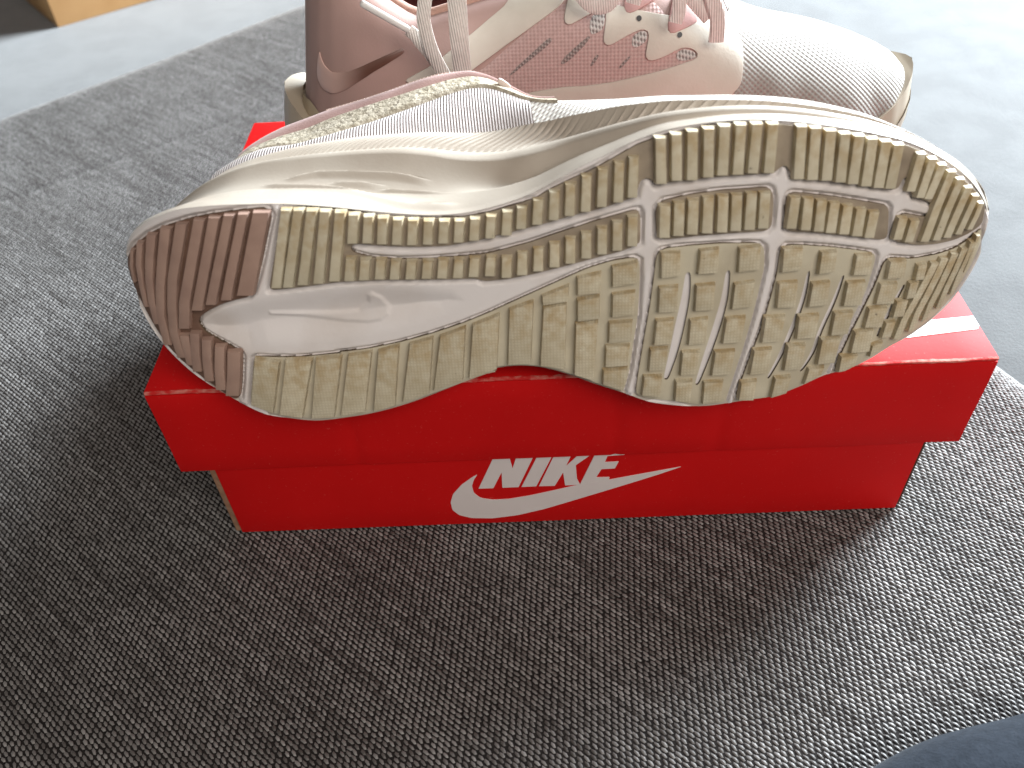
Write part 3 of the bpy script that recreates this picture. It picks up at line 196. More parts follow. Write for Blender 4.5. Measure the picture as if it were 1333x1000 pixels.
'],[-106.7,82.6,-8.0],[-98.4,82.3,-8.0],[-85.9,81.2,-8.0],[-75.7,80.0,-8.0],[-65.3,78.3,-8.0],[-55.0,77.0,-7.5],[-44.4,76.3,-7.0],[-34.0,76.6,-7.0],[-23.3,78.7,-7.0],[-16.3,80.4,-7.0],[-9.3,83.0,-7.0],[-1.5,87.0,-7.0],[6.1,90.9,-7.0],[13.6,94.1,-7.0],[21.0,97.3,-7.0],[30.6,100.7,-6.0],[40.3,102.0,-6.2],[50.1,102.7,-6.6],[60.1,102.4,-7.4],[70.3,101.5,-8.5],[80.8,99.7,-10.0],[91.6,97.6,-11.9],[102.9,94.8,-14.2],[114.8,91.0,-17.1],[127.8,84.8,-20.7],[140.0,77.4,-24.7],[148.8,69.5,-27.8],[154.0,62.7,-29.7],[156.0,58.0,-30.5]],[[-154.4,66.6,-25.2],[-150.6,69.3,-24.4],[-145.2,72.1,-23.1],[-138.2,75.7,-21.5],[-130.2,79.1,-20.2],[-121.2,81.7,-19.3],[-109.6,82.9,-19.1],[-101.0,82.8,-19.0],[-88.0,82.2,-19.0],[-77.5,81.2,-19.0],[-66.7,79.8,-19.0],[-56.1,78.8,-19.0],[-45.0,78.3,-18.0],[-34.3,79.0,-17.0],[-23.3,80.4,-16.0],[-16.1,81.9,-16.0],[-9.0,84.3,-15.0],[-1.2,88.1,-14.0],[6.5,91.6,-13.0],[14.0,94.6,-12.0],[21.4,97.6,-11.0],[31.0,101.1,-9.0],[40.7,102.5,-8.2],[50.5,103.1,-8.7],[60.6,102.9,-9.4],[70.8,102.0,-10.6],[81.3,100.3,-12.1],[92.2,98.2,-14.0],[103.6,95.4,-16.3],[115.6,91.5,-19.3],[128.7,85.3,-23.0],[141.8,77.1,-27.3],[150.4,69.2,-30.3],[155.7,62.0,-32.4],[157.4,57.4,-33.0]],[[-143.3,72.1,-31.4],[-139.8,74.6,-31.1],[-134.5,78.0,-30.4],[-129.6,80.8,-30.0],[-122.4,83.9,-29.5],[-115.0,86.4,-29.5],[-106.6,88.0,-30.0],[-93.5,89.5,-30.5],[-80.5,90.1,-31.0],[-67.5,90.3,-31.0],[-54.8,89.8,-31.0],[-46.3,88.6,-31.0],[-37.8,87.1,-30.0],[-29.2,86.5,-29.0],[-20.7,86.7,-28.0],[-12.2,88.3,-26.0],[-3.7,90.3,-25.0],[2.1,92.1,-24.0],[12.5,95.8,-20.0],[22.3,99.4,-15.5],[31.9,102.2,-12.0],[41.7,103.5,-10.7],[51.7,103.9,-10.7],[63.6,103.4,-11.7],[76.6,101.6,-13.3],[88.8,99.1,-15.3],[100.1,96.2,-17.6],[112.3,92.1,-20.4],[125.2,86.2,-24.0],[137.2,79.4,-27.7],[145.8,73.2,-30.7],[153.6,65.7,-33.0],[158.3,57.3,-34.9]],[[-139.5,74.6,-33.7],[-135.7,77.4,-33.5],[-132.0,79.8,-33.5],[-128.2,82.0,-33.6],[-122.0,84.6,-33.4],[-114.7,86.9,-32.9],[-106.7,88.5,-33.0],[-94.3,89.7,-34.0],[-81.2,90.3,-35.0],[-68.1,90.7,-35.5],[-55.2,90.7,-36.0],[-46.7,89.7,-36.5],[-38.1,88.4,-36.5],[-29.4,87.7,-36.0],[-20.7,88.0,-35.0],[-12.0,89.3,-33.5],[-3.4,91.6,-31.0],[2.4,93.4,-29.0],[13.0,96.9,-25.0],[23.0,100.1,-21.0],[32.7,102.8,-17.0],[42.5,104.1,-15.2],[52.5,104.5,-14.7],[64.4,103.9,-15.2],[77.4,102.2,-16.3],[89.7,99.6,-18.2],[101.0,96.6,-20.4],[113.1,92.3,-22.6],[125.8,86.5,-25.4],[137.8,79.4,-29.0],[146.1,73.3,-31.2],[153.7,65.8,-33.4],[158.4,57.5,-35.1]],[[-130.2,80.4,-40.9],[-126.8,82.2,-41.1],[-122.7,84.2,-41.4],[-115.3,87.0,-41.5],[-108.0,88.8,-42.0],[-93.4,90.7,-44.0],[-83.0,91.8,-45.5],[-74.1,92.4,-47.0],[-60.8,92.7,-48.0],[-47.4,92.5,-49.0],[-38.5,92.0,-49.0],[-29.5,91.7,-49.0],[-20.5,92.6,-48.0],[-11.6,94.5,-46.0],[-2.8,96.2,-43.5],[3.3,97.9,-41.0],[11.3,100.0,-37.0],[19.0,102.1,-33.0],[26.4,103.6,-29.0],[34.0,104.7,-26.0],[43.7,105.3,-22.8],[53.8,105.3,-20.8],[65.6,104.6,-20.3],[78.6,102.8,-20.8],[90.8,100.3,-22.1],[102.1,97.2,-23.7],[114.1,92.6,-25.3],[126.6,86.5,-27.5],[138.4,79.4,-30.3],[146.6,73.3,-32.4],[154.2,65.8,-34.4],[158.8,57.5,-36.0]],[[-125.5,82.1,-51.5],[-121.7,84.1,-52.0],[-116.9,86.0,-53.0],[-109.7,88.0,-54.1],[-94.2,89.2,-51.0],[-88.9,90.5,-53.0],[-75.6,93.6,-58.0],[-65.8,96.0,-61.5],[-57.3,98.1,-63.5],[-48.2,100.4,-66.0],[-39.3,102.5,-68.5],[-32.2,103.6,-70.0],[-24.5,103.2,-69.0],[-18.7,101.8,-66.0],[-12.9,100.3,-62.0],[-7.3,99.8,-58.0],[1.1,100.1,-53.0],[12.2,101.2,-47.0],[20.0,102.3,-42.0],[27.4,103.5,-37.0],[35.1,104.4,-33.0],[44.9,104.9,-29.2],[55.1,105.0,-26.7],[67.0,104.3,-25.5],[79.8,102.8,-24.7],[91.8,100.3,-25.1],[102.8,97.2,-25.7],[114.4,92.7,-26.2],[126.4,86.9,-27.0],[137.4,80.1,-28.5],[144.9,74.4,-29.3],[151.7,67.4,-30.0],[156.0,59.5,-31.1]],[[-125.2,82.1,-61.2],[-120.9,84.8,-62.8],[-115.8,86.6,-65.3],[-109.2,88.5,-67.1],[-97.6,91.4,-69.0],[-87.1,94.7,-71.5],[-77.5,97.1,-73.0],[-67.1,99.6,-74.5],[-58.2,101.6,-76.0],[-48.8,103.7,-77.5],[-39.1,105.4,-79.0],[-32.4,105.8,-79.0],[-26.7,105.0,-78.0],[-21.6,103.3,-75.0],[-15.7,101.2,-71.0],[-9.4,99.1,-66.0],[1.5,99.3,-60.0],[12.8,100.3,-54.0],[20.7,101.3,-49.0],[28.4,102.4,-44.0],[36.2,103.4,-40.0],[46.3,103.9,-36.2],[56.7,104.0,-33.7],[68.5,103.6,-31.4],[81.6,102.1,-30.5],[93.4,99.6,-29.7],[104.1,96.6,-29.1],[115.1,92.4,-27.7],[126.7,86.8,-27.6],[136.9,80.4,-27.6],[144.3,74.8,-28.1],[150.9,67.9,-28.5],[155.0,60.4,-29.4]],[[-124.8,82.5,-71.2],[-121.1,84.6,-72.8],[-116.6,87.2,-75.4],[-109.6,90.2,-78.1],[-99.5,93.2,-80.0],[-92.7,95.0,-81.5],[-84.0,96.7,-83.0],[-73.9,99.0,-84.0],[-64.1,101.5,-85.0],[-54.0,104.4,-85.5],[-46.2,106.0,-86.0],[-38.4,106.6,-86.0],[-32.6,106.7,-85.0],[-26.8,105.2,-83.0],[-20.2,102.8,-79.0],[-9.3,98.5,-70.0],[1.7,98.7,-64.0],[13.1,99.7,-58.0],[21.2,100.6,-53.0],[28.9,101.8,-48.0],[36.9,102.8,-44.0],[47.1,103.2,-40.3],[57.4,103.6,-36.7],[69.3,103.2,-34.4],[82.2,101.8,-32.5],[94.2,99.3,-31.8],[104.8,96.3,-30.7],[115.8,91.9,-29.3],[127.2,86.5,-28.7],[137.5,80.1,-28.7],[144.9,74.5,-29.2],[151.5,67.6,-29.7],[155.5,60.3,-30.6]]],"cavity":[[-132.3,39.1],[-128.2,42.1],[-120.9,45.3],[-112.3,47.7],[-103.2,49.3],[-95.0,50.6],[-79.3,51.7],[-63.8,51.6],[-50.2,50.5],[-40.4,48.3],[-37.0,44.9],[-42.8,40.7],[-56.3,36.2],[-71.6,33.3],[-85.0,31.6],[-96.5,31.1],[-107.8,31.4],[-114.3,28.9],[-122.3,30.8],[-128.3,33.4]],"tickridge":[[-105.6,43.1],[-92.7,42.3],[-80.7,41.7],[-73.7,42.1],[-70.1,45.3],[-69.8,48.5],[-68.4,49.4],[-65.2,47.2],[-62.9,43.1],[-63.7,40.3],[-66.3,38.5],[-71.0,37.8],[-79.3,38.4],[-93.0,40.5],[-105.6,42.1]],"patch":{"tick_mark":[[-99.6,75.1],[-99.5,72.3],[-98.2,69.3],[-95.6,67.5],[-92.4,67.6],[-88.1,68.5],[-83.2,70.2],[-77.7,72.2],[-71.0,74.4],[-62.5,76.7],[-61.8,75.4],[-64.0,74.0],[-70.1,71.2],[-77.0,68.1],[-84.1,64.2],[-90.1,60.6],[-94.7,58.5],[-98.4,58.2],[-101.2,59.1],[-102.7,62.2],[-102.5,65.9],[-101.1,71.3]],"heel_clip":[[-112.8,64.0],[-112.8,61.5],[-108.2,60.0],[-104.0,55.4],[-99.5,51.1],[-104.7,44.7],[-117.0,31.8],[-120.0,44.7],[-117.5,56.1],[-121.5,48.7],[-117.3,51.4],[-115.4,60.2]],"strap":[[-63.9,63.7],[-51.0,69.0],[-44.9,'
'73.1],[-33.6,80.1],[-25.0,85.5],[-17.1,90.0],[-16.1,92.0],[8.4,92.8],[4.2,89.2],[-6.1,83.4],[-15.3,77.9],[-25.8,71.5],[-34.6,66.0],[-42.5,61.8],[-53.1,57.7]],"eyestay":[[8.7,92.7],[7.0,88.7],[5.9,84.4],[6.8,83.1],[8.3,82.8],[12.8,84.8],[20.3,87.7],[23.1,87.5],[24.0,86.5],[23.0,81.6],[22.2,76.9],[23.6,75.5],[25.2,75.7],[32.8,79.4],[37.8,81.2],[40.8,80.9],[41.4,79.8],[40.6,76.3],[39.7,71.7],[40.9,70.3],[42.8,70.2],[47.9,71.7],[52.7,73.6],[55.3,74.4],[59.3,73.7],[61.9,71.9],[62.2,70.9],[60.6,70.0],[55.4,68.9],[48.0,67.0],[39.3,64.9],[26.7,61.8],[14.0,59.7],[6.1,59.3],[-6.8,57.3],[-12.2,55.9],[-12.9,47.1],[7.5,45.6],[53.7,49.1],[71.4,52.2],[80.3,59.8],[81.3,64.8],[81.7,71.7],[79.3,76.7],[78.1,79.9],[79.6,79.2]],"window_a":[[32.0,91.7],[30.8,87.4],[32.0,86.1],[34.2,86.3],[44.9,90.1],[46.1,90.8]],"window_b":[[51.8,89.9],[48.5,81.5],[48.8,79.5],[50.4,78.9],[52.9,79.5],[63.0,81.5],[58.7,84.9],[55.8,87.6],[55.9,89.0]],"slot_a":[[-18.4,63.6],[-13.7,68.1],[-6.4,74.1],[-0.6,78.6],[1.0,78.8],[0.8,77.1],[-5.2,72.5],[-11.8,67.8],[-17.1,63.8]],"slot_b":[[4.0,68.7],[6.3,71.6],[11.4,75.7],[16.5,79.5],[17.4,78.9],[14.5,75.6],[8.8,70.5],[5.3,68.2]],"slot_c":[[16.5,67.6],[18.0,70.6],[20.2,72.8],[20.9,72.4],[19.5,69.8],[17.3,67.4]],"slot_d":[[28.5,66.9],[29.9,69.1],[33.5,72.3],[34.2,72.0],[31.5,68.8],[29.1,66.8]],"mesh_a":[[17.4,79.5],[16.5,82.6],[17.9,86.2],[20.7,87.6],[22.9,87.3],[23.5,86.3],[22.8,82.6],[21.5,80.8]],"mesh_b":[[34.1,76.3],[34.4,78.9],[37.2,80.7],[40.0,80.9],[40.9,80.1],[40.3,77.4],[37.2,75.3],[34.7,74.7]],"mesh_c":[[52.6,72.7],[55.4,74.0],[59.3,73.2],[61.5,71.8],[61.5,71.0],[59.9,70.3],[55.4,69.8],[52.9,70.1]]},"cracks":[[[-97.9,0.393],[-94.5,0.456],[-91.2,0.516],[-85.6,0.597],[-82.2,0.574],[-76.6,0.582],[-69.2,0.571],[-59.7,0.57],[-54.0,0.532],[-49.6,0.491],[-45.1,0.451]],[[-81.9,0.22],[-77.4,0.26],[-69.1,0.284],[-64.1,0.261],[-60.7,0.217]],[[-105.4,0.191],[-94.1,0.142],[-88.5,0.132],[-82.9,0.105],[-77.3,0.08],[-71.7,0.02],[-67.3,-0.039],[-62.8,-0.114],[-58.4,-0.176],[-54.0,-0.222],[-49.5,-0.248],[-44.0,-0.249],[-38.3,-0.265],[-34.4,-0.279]],[[-64.6,0.083],[-61.3,0.127],[-55.1,0.113],[-46.8,0.104],[-38.3,0.113]]],"tag":[[-21.7,107.0],[-16.7,103.4],[-17.7,101.5],[-22.7,104.8]],"emblem":{"N":[[-39.1,26.5],[-31.5,46.7],[-24.4,46.7],[-23.4,39.5],[-21.6,46.8],[-14.2,46.9],[-21.3,26.5],[-28.5,26.5],[-28.3,37.2],[-32.5,26.4]],"I":[[-20.0,26.5],[-12.6,46.8],[-6.2,46.8],[-13.4,26.6]],"K":[[-12.2,26.6],[-5.4,46.9],[2.0,46.9],[-0.2,39.8],[5.0,46.8],[10.7,47.0],[4.0,40.1],[4.6,30.9],[6.0,26.6],[-0.6,26.4],[-1.5,35.5],[-5.2,26.4]],"E":[[6.0,26.8],[12.2,47.1],[25.3,47.4],[24.7,45.8],[17.5,45.4],[16.5,41.3],[22.5,41.5],[21.0,36.9],[15.2,36.8],[13.0,31.2],[19.0,31.1],[18.7,29.3]],"swoosh":[[50.1,36.4],[40.3,31.6],[31.4,27.6],[17.9,21.7],[4.1,15.8],[-10.1,9.8],[-22.6,5.9],[-34.2,4.2],[-43.8,5.0],[-49.3,7.6],[-52.1,11.7],[-52.4,17.3],[-50.8,23.2],[-46.5,29.6],[-41.6,34.4],[-38.8,36.5],[-40.7,32.9],[-41.9,28.6],[-41.4,23.4],[-38.5,19.6],[-33.4,18.1],[-25.9,18.2],[-16.5,20.1],[-5.3,23.3],[6.0,26.7],[19.5,29.4],[31.2,32.1]]},"stripe":[[165.9,23.1],[164.7,15.7],[134.0,11.2],[108.8,6.9],[92.4,1.4],[110.7,13.6],[137.3,21.2]],"laces":{"a":[[-46.2,120.0,-40],[-48.8,105.2,-40],[-50.4,98.4,-40],[-51.2,93.7,-40],[-50.7,88.2,-40],[-49.1,80.7,-40],[-45.9,72.2,-40],[-43.5,66.9,-40]],"b":[[-36.2,120.2,-42],[-36.9,105.4,-42],[-37.1,96.2,-42],[-37.3,89.0,-42],[-37.3,80.4,-42],[-37.3,72.7,-42],[-37.5,66.2,-42]],"aglet":[[-75.3,101.7,-40],[-57.5,89.9,-40]],"c":[[-58.0,89.2,-38],[-55.8,87.0,-38],[-53.8,83.8,-38],[-51.1,79.9,-38],[-48.5,75.3,-38]],"d":[[9.9,103.0,-32],[14.2,97.0,-32],[18.5,93.5,-32],[22.5,93.6,-32],[25.1,96.4,-32],[26.1,102.2,-32]],"e":[[35.2,102.1,-33],[34.7,96.9,-33],[33.6,93.4,-33]],"f":[[50.4,103.2,-38],[51.3,96.2,-38],[51.6,90.9,-38],[50.6,86.9,-38]],"g":[[61.9,102.3,-37],[65.3,94.0,-37],[67.9,87.3,-37],[68.5,82.4,-37],[68.5,77.8,-37]],"h":[[53.1,100.6,-36],[57.2,95.2,-36],[61.3,90.9,-36],[64.7,87.4,-36]]}}')
# ---------------------------------------------------------------- builders
def link(name, me, m, parent=None, label=None, kind=None, smooth=True, ang=38):
    o = bpy.data.objects.new(name, me); COL.objects.link(o)
    for k in (m if isinstance(m, (list, tuple)) else [m]): me.materials.append(M[k])
    if smooth:
        me.shade_smooth(); me.set_sharp_from_angle(angle=math.radians(ang))
    if parent: o.parent = parent
    if label: o["label"] = label
    if kind: o["kind"] = kind
    return o
def mesh(vs, fs, mi=None):
    me = bpy.data.meshes.new("mesh"); me.from_pydata([tuple(map(float, v)) for v in vs], [], [tuple(f) for f in fs]); me.update()
    if mi is not None: me.polygons.foreach_set("material_index", mi)
    return me
def fix(me):
    bm = bmesh.new(); bm.from_mesh(me); bmesh.ops.recalc_face_normals(bm, faces=bm.faces); bm.to_mesh(me); bm.free(); return me
def thing(name, label, cat, M4=None, group=None):
    o = bpy.data.objects.new(name, None); COL.objects.link(o); o.empty_display_size = .02
    o["label"] = label; o["category"] = cat
    if group: o["group"] = group
    if M4 is not None: o.matrix_world = M4
    return o
def grid_faces(nr, nc, close=False):
    f = []
    for i in range(nr - 1):
        for j in range(nc if close else nc - 1):
            k = (j + 1) % nc; f.append((i * nc + j, i * nc + k, (i + 1) * nc + k, (i + 1) * nc + j))
    return f
def smooth_curve(P, n, close=False):
    P = np.array(P, float)
    l = np.r_[0, np.cumsum(np.linalg.norm(np.diff(P, axis=0), axis=1))]; t = np.linspace(0, l[-1], n)
    # Catmull-Rom (Hermite with finite-difference tangents)
    T = np.gradient(P, l, axis=0, edge_order=1); k = np.clip(np.searchsorted(l, t, side='right') - 1, 0, len(l) - 2)
    h = (l[k + 1] - l[k])[:, None]; s = ((t - l[k])[:, None]) / h
    return (2*s**3-3*s**2+1)*P[k] + (s**3-2*s**2+s)*h*T[k] + (-2*s**3+3*s**2)*P[k+1] + (s**3-s**2)*h*T[k+1]
def resample(P, step, close=True):
    P = np.array(P, float)
    if close: P = np.vstack([P, P[:1]])
    l = np.r_[0, np.cumsum(np.linalg.norm(np.diff(P, axis=0), axis=1))]; n = max(4, int(round(l[-1] / step)))
    t = np.linspace(0, l[-1], n + 1); Q = np.stack([np.interp(t, l, P[:, i]) for i in range(P.shape[1])], -1)
    return Q[:-1] if close else Q
def area2(P): x, y = P[:, 0], P[:, 1]; return .5 * np.sum(x * np.roll(y, -1) - np.roll(x, -1) * y)
def soften(P, it=1):
    for _ in range(it): P = .5 * P + .25 * (np.roll(P, 1, 0) + np.roll(P, -1, 0))
    return P
def inset(P, d):
    a = P - np.roll(P, 1, 0); b = np.roll(P, -1, 0) - P
    t = a / (np.linalg.norm(a, axis=1)[:, None] + 1e-9) + b / (np.linalg.norm(b, axis=1)[:, None] + 1e-9)
    t /= np.linalg.norm(t, axis=1)[:, None] + 1e-9
    return P + np.stack([-t[:, 1], t[:, 0]], -1) * d          # inward for counter-clockwise
def inside(P, Q):
    x, y = Q[:, 0], Q[:, 1]; r = np.zeros(len(Q), bool); n = len(P)
    for i in range(n):
        x1, y1 = P[i]; x2, y2 = P[(i + 1) % n]
        if y1 == y2: continue
        c = (y1 > y) != (y2 > y); r ^= c & (x < (x2 - x1) * (y - y1) / (y2 - y1) + x1)
    return r
def dist_to(P, Q, close=True):
    d = np.full(len(Q), 1e9); n = len(P)
    for i in range(n if close else n - 1):
        a = P[i]; b = P[(i + 1) % n]; ab = b - a; t = np.clip(((Q - a) @ ab) / (ab @ ab + 1e-12), 0, 1)
        d = np.minimum(d, np.linalg.norm(Q - a - t[:, None] * ab, axis=1))
    return d
def plate(outline, fmap, htop, hbot, step=2.0, bev=.45, grid=4.0, holes=(), soft=1, drop=.35, grime=False):
    """a thin sheet of real thickness whose outline is in a surface's own coordinates; fmap(P, h) -> xyz (mm)"""
    P = soften(resample(outline, step), soft)
    if area2(P) < 0: P = P[::-1]
    top = inset(P, bev); rings = [top]; H = []
    for h in holes:
        h = soften(resample(h, step), 1)
        if area2(h) < 0: h = h[::-1]
        H.append(h)
    vs = [Vector(p) for p in top]; ed = [(i, (i + 1) % len(top)) for i in range(len(top))]
    for h in H:
        k = len(vs); vs += [Vector(p) for p in h]; ed += [(k + i, k + (i + 1) % len(h)) for i in range(len(h))]
    if grid:
        lo, hi = top.min(0), top.max(0)
        G = np.stack(np.meshgrid(np.arange(lo[0], hi[0], grid), np.arange(lo[1], hi[1], grid * .9)), -1).reshape(-1, 2)
        if len(G):
            ok = inside(top, G) & (dist_to(top, G) > grid * .45)
            for h in H: ok &= ~inside(h, G) & (dist_to(h, G) > grid * .45)
            vs += [Vector(p) for p in G[ok]]
    v2, e2, f2, *_ = delaunay_2d_cdt(vs, ed, [], 0, 1e-4, False)
    V2 = np.array([tuple(v) for v in v2]); F = [f for f in f2]
    cen = np.array([V2[list(f)].mean(0) for f in F]); ok = inside(top, cen)
    for h in H: ok &= ~inside(h, cen)
    F = [tuple(f) if area2(V2[list(f)]) > 0 else tuple(f)[::-1] for f, k in zip(F, ok) if k]
    V = list(fmap(V2, htop)); n0 = len(V)
    def idx(Q): return [int(np.argmin(((V2 - q) ** 2).sum(1))) for q in Q]
    ti = idx(top); n = len(top)
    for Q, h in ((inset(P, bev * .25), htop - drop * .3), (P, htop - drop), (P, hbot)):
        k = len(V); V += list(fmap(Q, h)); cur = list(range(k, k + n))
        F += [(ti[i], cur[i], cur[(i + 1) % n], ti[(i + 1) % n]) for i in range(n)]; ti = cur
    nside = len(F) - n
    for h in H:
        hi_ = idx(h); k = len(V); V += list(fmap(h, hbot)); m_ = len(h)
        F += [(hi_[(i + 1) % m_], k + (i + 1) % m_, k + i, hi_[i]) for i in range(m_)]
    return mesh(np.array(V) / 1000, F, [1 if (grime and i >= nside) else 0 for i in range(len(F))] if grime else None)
def ribbon(C, width, thick, axis, n=24):
    """flat lace along a 3-D centre line (mm), width along axis"""
    C = smooth_curve(C, n); T = np.gradient(C, axis=0); T /= np.linalg.norm(T, axis=1)[:, None]
    A = np.array(axis, float); V = []; prof = [(-1, -.35), (-.8, -.9), (0, -1), (.8, -.9), (1, -.35), (1, .35), (.8, .9), (0, 1), (-.8, .9), (-1, .35)]
    for c, t in zip(C, T):
        a = np.cross(t, [0., 1., 0.]); a /= np.linalg.norm(a); nrm = np.cross(t, a)
        for p, q in prof: V.append(c + a * p * width / 2 + nrm * q * thick / 2)
    k = len(prof); F = grid_faces(n, k, True); F += [tuple(range(k))[::-1], tuple(range((n - 1) * k, n * k))]
    return fix(mesh(np.array(V) / 1000, F))
def box_mesh(x0, x1, y0, y1, z0, z1, bev=.4, cuts=0, wob=0, seed=0, folds=()):
    bm = bmesh.new(); bmesh.ops.create_cube(bm, size=1)
    for v in bm.verts: v.co = Vector(((x0 + x1) / 2 + v.co.x * (x1 - x0), (y0 + y1) / 2 + v.co.y * (y1 - y0), (z0 + z1) / 2 + v.co.z * (z1 - z0)))
    if bev: bmesh.ops.bevel(bm, geom=list(bm.edges), offset=bev, segments=2, profile=.6, affect='EDGES')
    for ax, lo, hi in ((0, x0, x1), (2, z0, z1), (1, y0, y1)):
        if cuts and hi - lo > 20:
            for c in np.linspace(lo, hi, int((hi - lo) / cuts) + 2)[1:-1]:
                no = [0, 0, 0]; no[ax] = 1; co = [0, 0, 0]; co[ax] = c
                bmesh.ops.bisect_plane(bm, geom=list(bm.verts) + list(bm.edges) + list(bm.faces), plane_co=co, plane_no=no)
    for fx in folds:                    # a vertical dent where the card was bent
        for dx in (-2.2, 0, 2.2): bmesh.ops.bisect_plane(bm, geom=list(bm.verts) + list(bm.edges) + list(bm.faces), plane_co=(fx + dx, 0, 0), plane_no=(1, 0, 0))
        for v in bm.verts:
            if abs(v.co.x - fx) < .05: v.co.y += .55
    if wob:
        from mathutils import noise
        for v in bm.verts: v.co += noise.noise_vector(v.co * .022 + Vector((seed, 0, 0))) * wob + noise.noise_vector(v.co * .15 + Vector((seed, 5, 0))) * wob * .25
    for v in bm.verts: v.co /= 1000
    me = bpy.data.meshes.new("mesh"); bm.to_mesh(me); bm.free(); return me
D = json.loads(DATA)
# ---------------------------------------------------------------- the sofa
E1 = np.array([-.777, .629]); E2 = np.array([.629, .777])          # thread rows, and across them
EDGE_RN = np.array([.89, .45]); EDGE_R = np.array([250., 85.]); EDGE_L = np.array([-449., 438.])
def sofa_z(P):                                                      # mm: a flat seat that rolls over at its two far edges
    P = np.asarray(P, float)
    a = (P - EDGE_R) @ EDGE_RN; b = (P - EDGE_L) @ np.array([-.707, .707])
    def roll(s, r=28, deep=42): t = np.clip((s + r) / (2 * r), 0, 1.0); return -deep * t ** 2.2
    wav = 1.4 * np.sin(P[:, 0] * .013 + 1) * np.sin(P[:, 1] * .017 + .4)
    seam = -.5 * np.exp(-((((P - np.array([-448., 262.])) @ np.array([-.60, .80])) / 5.0) ** 2))
    return np.minimum(roll(a), roll(b, 28, 24)) + wav * np.clip(1 - np.hypot(P[:, 0] / 230, (P[:, 1] - 100) / 190) ** -3, 0, 1) + seam
xs = np.arange(-900, 700, 9.); ys = np.arange(-430, 950, 9.)
GX, GY = np.meshgrid(xs, ys); P = np.stack([GX.ravel(), GY.ravel()], -1); z = sofa_z(P) - .55
sofa = link("sofa_seat", mesh(np.column_stack([P, z]) / 1000, grid_faces(len(ys), len(xs))), "gap_base", kind="structure")
sofa["label"] = "grey woven sofa seat under the red shoe box"
def weave():
    p1, p2 = 3.15, 1.82
    cx, cy = np.meshgrid(np.arange(-340, 340), np.arange(-560, 560)); cx = cx.ravel().astype(float); cy = cy.ravel().astype(float)
    a = (cx + .38 * cy % 1) * p1; b_ = cy * p2
    a += rng.normal(0, .17, len(a)); b_ += rng.normal(0, .07, len(a))
    a += .5 * np.sin(b_ * .05 + 2) ; b_ += .5 * np.sin(a * .021)
    Pc = np.array([0., 150.]) + a[:, None] * E1 + b_[:, None] * E2
    Cc = np.array([-15., -238., 326.6]); d = np.column_stack([Pc, np.zeros(len(Pc))]) - Cc
    X_, U_, F_ = [np.array(v) for v in CAM_AX]
    zc = d @ F_; px_ = (d @ X_) / zc * CAM_F; py_ = (d @ U_) / zc * CAM_F
    keep = (zc > 0) & (np.abs(px_) < 667 * 1.42) & (np.abs(py_) < 500 * 1.40)
    keep |= (Pc[:, 0] > -540) & (Pc[:, 0] < 360) & (Pc[:, 1] > -280) & (Pc[:, 1] < 560)
    keep &= ((Pc - EDGE_R) @ EDGE_RN < 40) & ((Pc - EDGE_L) @ np.array([-.707, .707]) < 45)
    keep &= ~((np.abs(Pc[:, 0]) < 140) & (Pc[:, 1] > 12) & (Pc[:, 1] < 205))
    Pc = Pc[keep]; n = len(Pc)
    k = 5; ang = np.arange(k) * 2 * np.pi / k + .3
    l = .5 * p1 * rng.uniform(.92, 1.14, n); w = .5 * p2 * rng.uniform(.70, .88, n); h = rng.uniform(.24, .46, n)
    tw = rng.normal(.16, .09, n)
    e1 = np.cos(tw)[:, None] * E1 + np.sin(tw)[:, None] * E2; e2 = -np.sin(tw)[:, None] * E1 + np.cos(tw)[:, None] * E2
    V = np.zeros((n, 2 * k + 1, 3)); 
    for r_, (s, hh) in enumerate(((1.0, -.25), (.72, .62))):
        for j in range(k):
            V[:, r_ * k + j, :2] = Pc + e1 * (l * s * np.cos(ang[j]))[:, None] + e2 * (w * s * np.sin(ang[j]))[:, None]
            V[:, r_ * k + j, 2] = h * hh
    V[:, 2 * k, :2] = Pc; V[:, 2 * k, 2] = h
    V[:, :, 2] += (sofa_z(Pc) - .45)[:, None]
    quads = np.array([[j, (j + 1) % k, k + (j + 1) % k, k + j] for j in range(k)]); tris = np.array([[k + j, k + (j + 1) % k, 2 * k] for j in range(k)])
    nv = 2 * k + 1; off = (np.arange(n) * nv)[:, None, None]
    loops = np.concatenate([(quads[None] + off).reshape(n, -1), (tris[None] + off).reshape(n, -1)], 1).ravel()
    tot = np.tile(np.r_[np.full(k, 4), np.full(k, 3)], n); start = np.r_[0, np.cumsum(tot)[:-1]]
    me = bpy.data.meshes.new("mesh"); me.vertices.add(n * nv); me.vertices.foreach_set("co", (V.reshape(-1) / 1000).astype(np.float32))
    me.loops.add(len(loops)); me.loops.foreach_set("vertex_index", loops.astype(np.int32)); me.polygons.add(len(tot))
    me.polygons.foreach_set("loop_start", start.astype(np.int32)); me.polygons.foreach_set("loop_total", tot.astype(np.int32)); me.update(); me.validate()
    row = np.round(cy[keep]).astype(int); seg = np.floor((a[keep] + row * 7.3) / 26).astype(int)
    slub = rng.normal(0, 1, 40009)[(row * 7919 + seg * 104729) % 40009]; rowv = rng.normal(0, 1, 2003)[(row * 31) % 2003]
    blot = np.sin(Pc[:, 0] * .043 + 1.7 * np.sin(Pc[:, 1] * .021)) * np.sin(Pc[:, 1] * .037 + 1.3 * np.sin(Pc[:, 0] * .027))
    t = np.clip(.48 + rng.normal(0, .13, n) + .17 * slub + .06 * rowv + .10 * blot, 0, 1)
    at = me.attributes.new("shade", 'FLOAT', 'POINT'); at.data.foreach_set("value", np.repeat(t, nv).astype(np.float32))
    m, nt, b, tc, out, mixc, noise, math_ = mat("thread", (.3, .3, .3), .52, spec=.55, sheen=.5)
    an = nt.nodes.new("ShaderNodeAttribute"); an.attribute_name = "shade"
